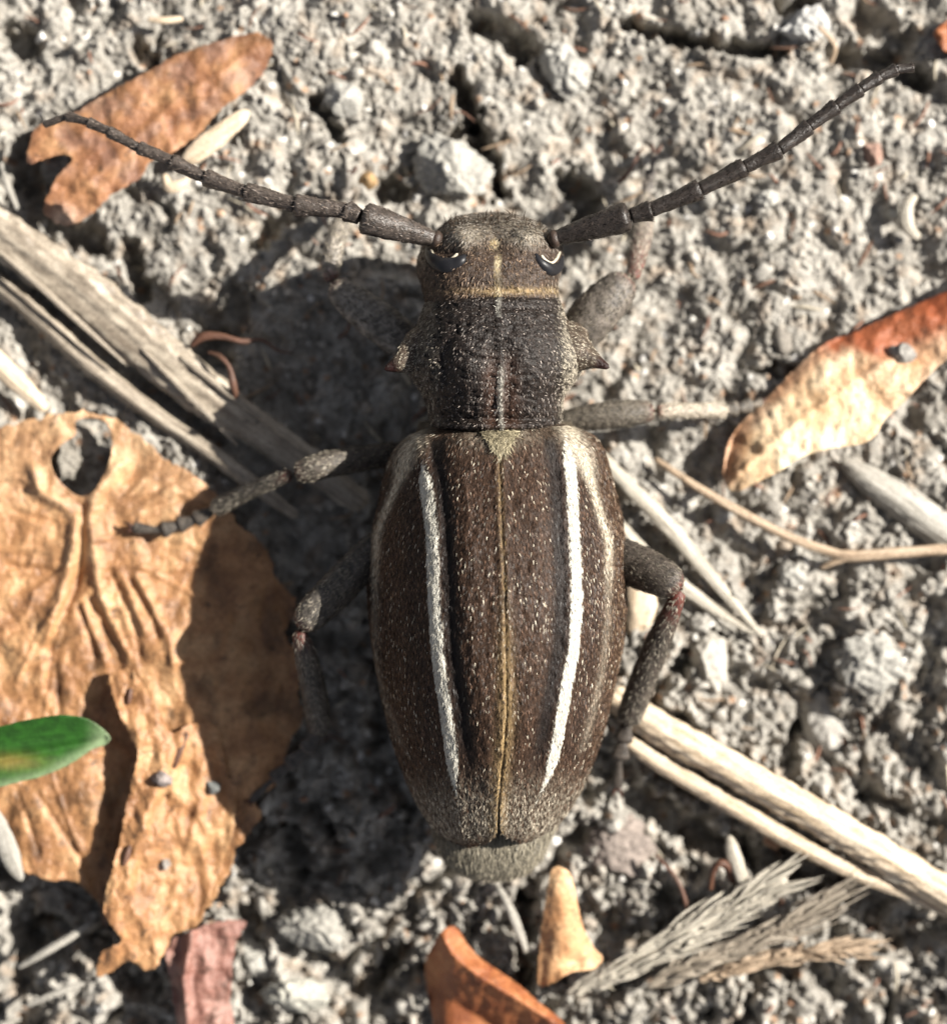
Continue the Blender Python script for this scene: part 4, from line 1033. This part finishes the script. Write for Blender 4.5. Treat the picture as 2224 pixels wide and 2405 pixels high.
# ---- head
HXL = [(498, 1140), (503, 1100), (512, 1066), (530, 1038), (550, 1018), (575, 996), (600, 984), (622, 979), (645, 982), (665, 989), (700, 997), (716, 1004)]
HXR = [(498, 1172), (503, 1206), (512, 1240), (530, 1276), (550, 1300), (575, 1317), (600, 1321), (622, 1319), (645, 1315), (670, 1310), (700, 1311), (716, 1306)]
HT = [(498, 3.0), (505, 3.45), (520, 3.85), (545, 4.18), (580, 4.45), (620, 4.62), (670, 4.72), (716, 4.72)]
def head_dz(px, py):
    d = px - sm(MID, py)
    z = -0.09 * np.exp(-(d / 5) ** 2) * (1 - sst(py, 600, 660)) + 0.03 * np.exp(-(d / 3) ** 2) * sst(py, 560, 600)
    z += 0.24 * np.exp(-((np.abs(d) - 78) / 34) ** 2 - ((py - 548) / 26) ** 2) - 0.10 * np.exp(-(d / 40) ** 2 - ((py - 575) / 30) ** 2)
    z -= 0.16 * np.exp(-((px - 1040) / 34) ** 2 - ((py - 596) / 17) ** 2) + 0.14 * np.exp(-((px - 1292) / 26) ** 2 - ((py - 596) / 17) ** 2)
    f1, _, c = worley(px / 11.0, py / 12.0, 260)
    z -= 0.03 * np.exp(-(f1 / 0.22) ** 2) * (0.3 + c)
    return z + 0.035 * fbm(px / 18., py / 20., 3, 261)
def head_z(px, py):
    px = np.asarray(px, float); py = np.asarray(py, float)
    L, R, T = sm(HXL, py), sm(HXR, py), sm(HT, py)
    c = np.clip(np.abs((px - (L + R) / 2) / ((R - L) / 2)), 0, 0.99)
    return (T + 1.6) / 2 + (T - 1.6) / 2 * (1 - c ** 2.6) ** (1 / 2.6) + head_dz(px, py)
def head_col(px, py, z):
    d = px - sm(MID, py)
    c = np.array([0.042, 0.028, 0.020]) * (1 + 0.5 * fbm(px / 9., py / 14., 3, 262))[:, None]
    def lay(c, w, k): w = np.clip(w, 0, 1)[:, None]; return c * (1 - w) + np.asarray(k) * w
    c = lay(c, 0.6 * (1 - sst(py, 530, 580)) * np.clip(0.6 + fbm(px / 6., py / 6., 2, 263), 0, 1), GREYH * 0.7)
    c = lay(c, 0.55 * np.exp(-((np.abs(d) - 75) / 40) ** 2 - ((py - 556) / 22) ** 2), GREYH)
    gb = np.clip(0.35 + 0.5 * sst(d, -90, 10) + 0.6 * fbm(px / 9., py / 12., 2, 264), 0, 1)
    c = lay(c, 0.6 * gb * np.exp(-((py - 683) / 8) ** 2) * np.exp(-(d / 125) ** 4), GOLD)
    c = lay(c, 0.85 * np.exp(-(d / 3.2) ** 2) * sst(py, 548, 575), np.array([0.62, 0.52, 0.33]))
    c = lay(c, 0.9 * np.exp(-(d / 4.0) ** 2) * (1 - sst(py, 540, 555)), BLACK)
    return c
hd = body_tube('head', 498, 716, HXL, HXR, HT, [(498, 2.4), (530, 1.9), (600, 1.6), (716, 1.6)], 130, 150, M_PRO, head_col, head_dz, 2.6)
def head_hc(a, b):
    d = a - sm(MID, b); r = RNG.random((len(a), 1))
    c = np.array([0.09, 0.062, 0.042]) * (0.6 + 3.5 * r ** 3)
    fr = np.clip((1 - sst(b, 540, 590)) * 0.9 + 0.8 * np.exp(-((np.abs(d) - 85) / 40) ** 2 - ((b - 560) / 26) ** 2) + 0.6 * sst(a, 1270, 1305), 0, 1)[:, None] * (RNG.random((len(a), 1)) < 0.8)
    c = c * (1 - fr) + np.array([0.23, 0.205, 0.175]) * (0.25 + 1.3 * r) * fr
    gl = np.clip(0.55 * sst(d, -110, 20) * np.exp(-((b - 680) / 10) ** 2) + np.exp(-(d / 4) ** 2) * sst(b, 550, 580), 0, 1)[:, None] * (RNG.random((len(a), 1)) < 0.8)
    return c * (1 - gl) + np.array([0.48, 0.36, 0.18]) * gl
coat(hd[0], hd[1], hd[2], hd[3], hd[4], 8500, (hd[5] > 2.7) * (1 + 1.5 * (hd[4] < 580)) + 1e-9, head_hc, lambda a, b: np.stack([(a - 1166) / 500 + 0.2 * np.sin(a / 30), -np.ones(len(a)), 0 * a], 1), 0.09, 0.014, 0.3, 0.35)
# upright bristles along the front of the head
br = []
for k in range(46):
    x = RNG.uniform(1030, 1290); y = sm([(1020, 545), (1050, 522), (1100, 506), (1160, 502), (1220, 512), (1270, 530), (1295, 548)], np.array([x]))[0] + RNG.uniform(0, 26)
    z = float(head_z(x, y + 2)); L = RNG.uniform(12, 30)
    br.append(tube([(x, y, z, .012), (x + RNG.normal() * 2, y - L * .5, z + .2, .010), (x + RNG.normal() * 6, y - L, z + .35, .004)], 5, 5))
Vb, Qb, _ = merge(br)
hh = make('bristles', Vb, Qb, mat=M_EYE, parent=hd[0], col=np.tile(np.array([[0.05, 0.035, 0.025]]), (len(Vb), 1))); hh['kind'] = 'stuff'
for pl, rr, pale in (([(1004, 580), (1010, 600), (1024, 616), (1046, 624), (1068, 621), (1084, 610), (1094, 598)], (.05, .11, .16, .19, .17, .12, .05), [(1012, 584), (1020, 602), (1036, 612), (1058, 608), (1076, 594)]),
                     ([(1256, 594), (1262, 608), (1274, 622), (1290, 632), (1304, 630), (1314, 618), (1319, 600)], (.05, .09, .13, .15, .14, .11, .05), [(1270, 598), (1280, 610), (1294, 617), (1306, 608), (1315, 590)])):
    rows = [(x, y, float(head_z(x, y)) - 0.03, r) for (x, y), r in zip(pl, rr)]
    v, q, _ = tube(rows, 44, 20, 0.8)
    make('eye', v, q, mat=M_EYE, parent=hd[0], col=np.tile([[0.012, 0.012, 0.014]], (len(v), 1)))
    rows = [(x, y, float(head_z(x, y)) + 0.02, 0.035) for (x, y) in pale]
    v, q, _ = tube(rows, 30, 8, 0.8, rough=0.2)
    make('eye_rim', v, q, mat=M_LEG, parent=hd[0], col=np.tile([[0.40, 0.36, 0.28]], (len(v), 1)))

# ---- antennae: scape carries the following ten segments
def profile(p0, p1, r0, r1, base=0.74, n=20, m=16, seed=0):
    p0 = np.array(p0, float); p1 = np.array(p1, float)
    t = np.array([0, .08, .25, .55, .8, .92, 1.0]); f = np.array([base, base + .04, .82, .92, 1.07, 1.13, 1.02])
    rows = [(*(p0 + (p1 - p0) * a), (r0 + (r1 - r0) * a) * b) for a, b in zip(t, f)]
    v, q, u = tube(rows, n, m, 0.92, ribs(5, .03, seed), rough=0.10, seed=seed, capr=0.3)
    return v, q, u
def antenna(joints, radii, tint, seed, scape_r):
    cols = []
    parts = []
    v, q, _ = tube([(*joints[0], scape_r * .55), (*(np.array(joints[0]) * .8 + np.array(joints[1]) * .2), scape_r * .72), (*(np.array(joints[0]) * .5 + np.array(joints[1]) * .5), scape_r * .95), (*(np.array(joints[0]) * .12 + np.array(joints[1]) * .88), scape_r * 1.12), (*joints[1], scape_r * .98)], 34, 22, 0.95, rough=0.08, seed=seed, capr=0.35)
    c = tint * (1 + 0.5 * fbm(v[:, 0] * 7, v[:, 1] * 7, 3, seed))[:, None]
    a = make('antenna', v, q, mat=M_ANT, parent=beetle, col=c)
    parts.append((v, q))
    # ball joint in the head
    bv, bq, _ = tube([(*(np.array(joints[0]) * 1.10 - np.array(joints[1]) * .10), .12), (*joints[0], .21), (*(np.array(joints[0]) * .9 + np.array(joints[1]) * .1), .13)], 14, 14)
    make('antenna_socket', bv, bq, mat=M_LEG, parent=a, col=np.tile([[0.035, 0.022, 0.016]], (len(bv), 1)))
    for k in range(1, len(joints) - 1):
        d = np.array(joints[k + 1]) - np.array(joints[k])
        v, q, _ = profile(np.array(joints[k]) - d * .06, np.array(joints[k + 1]) + d * .04, radii[k - 1], radii[k], seed=seed + k)
        c = tint * (1 + 0.5 * fbm(v[:, 0] * 7, v[:, 1] * 7, 3, seed + k))[:, None]
        n = 20; ring = np.repeat(np.arange(n), 16) / (n - 1)
        c = c * (1 - 0.6 * (ring > .95) - 0.4 * (ring < .06))[:, None]
        make('antenna_segment', v, q, mat=M_ANT, parent=a, col=c)
        parts.append((v, q))
    V, Q, _ = merge(parts)
    P, N, f = sample(V, Q, 4200)
    ax = np.array([W(*joints[-1]) - W(*joints[0])]); ax /= np.linalg.norm(ax)
    fo = V[Q[f]].mean(1)
    hv, ht, hc = hairs(P, N * np.sign(N[:, 2:3] + 1e-6), np.tile(ax, (len(P), 1)), 0.075, 0.013, 0.3, tint * (0.6 + 4.0 * RNG.random((len(P), 1)) ** 4), 0.25)
    h = make('hair_coat', hv, tris=ht, mat=M_HAIR, parent=a, col=hc, smooth=False); h['kind'] = 'stuff'
zl = [3.95, 4.15, 4.05, 3.95, 3.8, 3.6, 3.5, 3.4, 3.3, 3.2, 3.0, 2.8]
JL = [(1024, 562), (846, 509), (812, 494), (693, 480), (576, 450), (481, 416), (403, 377), (325, 346), (255, 307), (208, 286), (158, 272), (104, 292)]
antenna([(x, y, z) for (x, y), z in zip(JL, zl)], [.225, .225, .215, .195, .175, .155, .135, .12, .11, .105, .07], np.array([0.060, 0.048, 0.040]), 300, 0.31)
zr = [3.95, 4.25, 4.25, 4.3, 4.3, 4.3, 4.2, 4.15, 4.1, 4.0, 3.95, 3.9]
JR = [(1302, 560), (1482, 506), (1530, 492), (1645, 444), (1749, 392), (1831, 350), (1900, 296), (1965, 248), (2021, 208), (2066, 180), (2106, 162), (2146, 158)]
antenna([(x, y, z) for (x, y), z in zip(JR, zr)], [.215, .21, .205, .195, .185, .17, .16, .15, .14, .13, .09], np.array([0.024, 0.019, 0.016]), 330, 0.295)

# ---- legs: femur mesh named leg, with tibia and tarsus as sub-parts
def limb(rows, n=44, m=20, flat=0.85, seed=0, tint=(0.07, 0.055, 0.042), red=None):
    v, q, uv = tube(rows, n, m, flat, rough=0.05, seed=seed)
    c = np.array(tint) * (1 + 0.5 * fbm(v[:, 0] * 5, v[:, 1] * 5, 3, seed))[:, None]
    if red:
        t = np.repeat(np.linspace(0, 1, n), m)[:, None]
        k = np.exp(-((t - red[0]) / red[1]) ** 2) * 0.8
        c = c * (1 - k) + np.array([0.11, 0.022, 0.014]) * k
    f1, _, cc = worley(v[:, 0] / .09, v[:, 1] / .09, seed)
    c = np.where((f1 < .25)[:, None], c * .35, c)
    return v, q, c
def leg(femur, tibia, tarsus, label, seed, tint=(0.075, 0.06, 0.047), pale=1.0, redf=(1.0, .06), redt=(0.0, .12), hp=1.0):
    v, q, c = limb(femur, 50, 24, 0.8, seed, tint, redf)
    o = make('leg', v, q, mat=M_LEG, parent=beetle, col=c); o['label'] = label
    vt, qt, ct = limb(tibia, 50, 18, 0.8, seed + 1, tuple(np.array(tint) * pale), redt)
    make('tibia', vt, qt, mat=M_LEG, parent=o, col=ct)
    segs, cs_ = [], []
    T = np.array(tarsus, float)
    for k in range(len(T) - 1):
        a_, b_ = T[k], T[k + 1]
        r = b_[3]
        rows = [(*(a_[:3] * 1.08 - b_[:3] * .08), r * .55), (*(a_[:3] * .6 + b_[:3] * .4), r * .78), (*(a_[:3] * .12 + b_[:3] * .88), r * 1.1), (*(b_[:3] * 1.06 - a_[:3] * .06), r * .9)]
        vv, qq, cc = limb(rows, 16, 14, 0.5, seed + 5 + k, tuple(np.array(tint) * 0.9))
        segs.append((vv, qq, cc))
    d = (T[-1] - T[-2])[:3]; d /= np.linalg.norm(d[:2]) + 1e-9
    nx = np.array([-d[1], d[0], 0])
    for s in (-1, 1):
        e = T[-1][:3]
        rows = [(*e, .05), (*(e + d * 12 + nx * s * 9), .04), (*(e + d * 26 + nx * s * 12 + [0, 0, -.08]), .012)]
        segs.append(limb(rows, 8, 8, 0.9, seed + 20, (0.06, 0.025, 0.015)))
    V, Q, E = merge(segs)
    make('tarsus', V, Q, mat=M_LEG, parent=o, col=E)
    for (vv, qq, rows, n, tone) in ((v, q, femur, 2600, 1.0), (vt, qt, tibia, 1700, hp)):
        P, N, f = sample(vv, qq, n)
        cen = spline(W(np.array(rows)[:, 0], np.array(rows)[:, 1], np.array(rows)[:, 2]), 30)
        i = np.argmin(((P[:, None, :] - cen[None]) ** 2).sum(2), 1)
        out = P - cen[i]; N = N * np.sign((N * out).sum(1))[:, None]
        ax = cen[-1] - cen[0]; ax /= np.linalg.norm(ax)
        hv, ht, hc = hairs(P, N, np.tile(ax, (n, 1)), 0.085, 0.015, 0.35, tone * np.array([0.30, 0.265, 0.21]) * (0.2 + 1.0 * RNG.random((n, 1)) ** 1.8), 0.3)
        h = make('hair_coat', hv, tris=ht, mat=M_HAIR, parent=o, col=hc, smooth=False); h['kind'] = 'stuff'
leg([(1250, 890, 1.9, .30), (1340, 800, 2.3, .46), (1400, 735, 2.5, .52), (1450, 680, 2.5, .44), (1478, 650, 2.4, .26)], [(1486, 652, 2.35, .15), (1496, 610, 1.9, .20), (1506, 560, 1.5, .23), (1512, 500, 1.1, .24), (1516, 455, .85, .20)],
    [(1516, 455, .8, .1), (1524, 425, .72, .15), (1530, 398, .68, .16), (1538, 360, .62, .08)], 'foreleg with a thick grey brown femur beside the head', 400, (0.125, 0.107, 0.09), 1.6, (1.0, .05), (0.0, .5), hp=1.4)
leg([(1230, 1010, 1.8, .22), (1320, 990, 2.0, .25), (1400, 978, 2.1, .30), (1480, 970, 2.1, .29), (1538, 966, 2.0, .22)], [(1540, 966, 1.98, .15), (1580, 964, 1.8, .17), (1640, 964, 1.5, .17), (1705, 962, 1.1, .20)],
    [(1703, 962, 1.1, .12), (1735, 958, 1.0, .19), (1768, 950, .88, .18), (1790, 945, .6, .10)], 'middle leg stretched out straight to the right', 420, (0.105, 0.09, 0.072), 3.6, hp=2.0)
leg([(1360, 1250, 1.9, .36), (1440, 1305, 2.6, .47), (1510, 1335, 3.0, .48), (1565, 1362, 3.3, .42), (1600, 1384, 3.4, .26)], [(1598, 1388, 3.4, .15), (1580, 1430, 3.2, .21), (1545, 1510, 2.7, .29), (1505, 1610, 2.0, .31), (1473, 1700, 1.4, .29)],
    [(1472, 1700, 1.35, .14), (1462, 1745, 1.2, .22), (1454, 1785, 1.05, .22), (1450, 1850, .8, .12)], 'hind leg bent at the knee on the right', 440, (0.062, 0.05, 0.04), 0.95, (1.0, .04), (.06, .12))
leg([(1060, 900, 1.9, .30), (960, 810, 2.3, .42), (890, 755, 2.3, .45), (820, 700, 2.25, .38), (780, 664, 2.2, .24)], [(776, 658, 2.18, .18), (777, 625, 2.0, .21), (784, 580, 1.9, .22), (800, 530, 1.3, .23), (808, 500, .9, .18)],
    [(808, 498, .85, .1), (812, 470, .8, .15), (816, 445, .72, .15), (822, 410, .65, .08)], 'foreleg in shade on the left of the thorax', 460, (0.23, 0.205, 0.175), 1.2, (1.0, .04), (0.0, .10), hp=1.3)  # leg tint lightened, standing in for fill light in the shade
leg([(1000, 1060, 1.8, .24), (900, 1070, 2.1, .28), (800, 1085, 2.4, .30), (740, 1098, 2.5, .29), (692, 1112, 2.4, .23)], [(684, 1114, 2.35, .14), (640, 1130, 2.1, .17), (570, 1160, 1.6, .18), (500, 1198, 1.15, .20)],
    [(498, 1200, 1.1, .13), (455, 1222, 1.0, .19), (415, 1235, .95, .19), (378, 1246, .93, .20), (312, 1240, .88, .13)], 'middle leg with its foot on the large tan leaf', 480, (0.075, 0.062, 0.05), 0.9)
leg([(960, 1230, 1.9, .34), (870, 1305, 2.6, .40), (800, 1375, 2.85, .42), (735, 1440, 3.0, .38), (700, 1475, 3.0, .22)], [(702, 1480, 2.98, .15), (712, 1520, 2.8, .22), (728, 1580, 2.3, .28), (742, 1650, 1.8, .29), (750, 1720, 1.2, .25)],
    [(746, 1724, 1.1, .14), (715, 1765, .95, .20), (675, 1800, .85, .19), (640, 1832, .75, .18), (590, 1880, .62, .10)], 'hind leg bent at the knee on the left, mostly in shade', 500, (0.075, 0.065, 0.055), 0.9, (1.0, .04))

# ---- thin plant fibres strewn over the soil (nobody could count them)
fr = []
for k in range(520):
    x, y = RNG.uniform(-150, 2370), RNG.uniform(-150, 2560)
    if not free_of_leaves(np.array([x]), np.array([y]))[0]: continue
    L = RNG.uniform(10, 46); a = RNG.uniform(0, 6.28); r = RNG.uniform(.015, .045)
    z = gz(x, y) + 0.05
    dx, dy = math.cos(a) * L, math.sin(a) * L; bx, by = RNG.normal(size=2) * 5
    v, q, uv = tube([(x - dx, y - dy, z + RNG.uniform(-.1, .1), r * .6), (x + bx, y + by, z + .06, r), (x + dx, y + dy, z + RNG.uniform(-.1, .1), r * .4)], 7, 6)
    c = [(0.30, 0.22, 0.15), (0.16, 0.09, 0.06), (0.45, 0.40, 0.31), (0.24, 0.13, 0.09)][RNG.integers(0, 4)]
    fr.append((v, q, np.tile([c], (len(v), 1))))
Vf, Qf, Ef = merge(fr)
fo = make('plant_fibres', Vf, Qf, mat=M_CRUMB, col=Ef, origin=(0, 0, 0)); fo['kind'] = 'stuff'
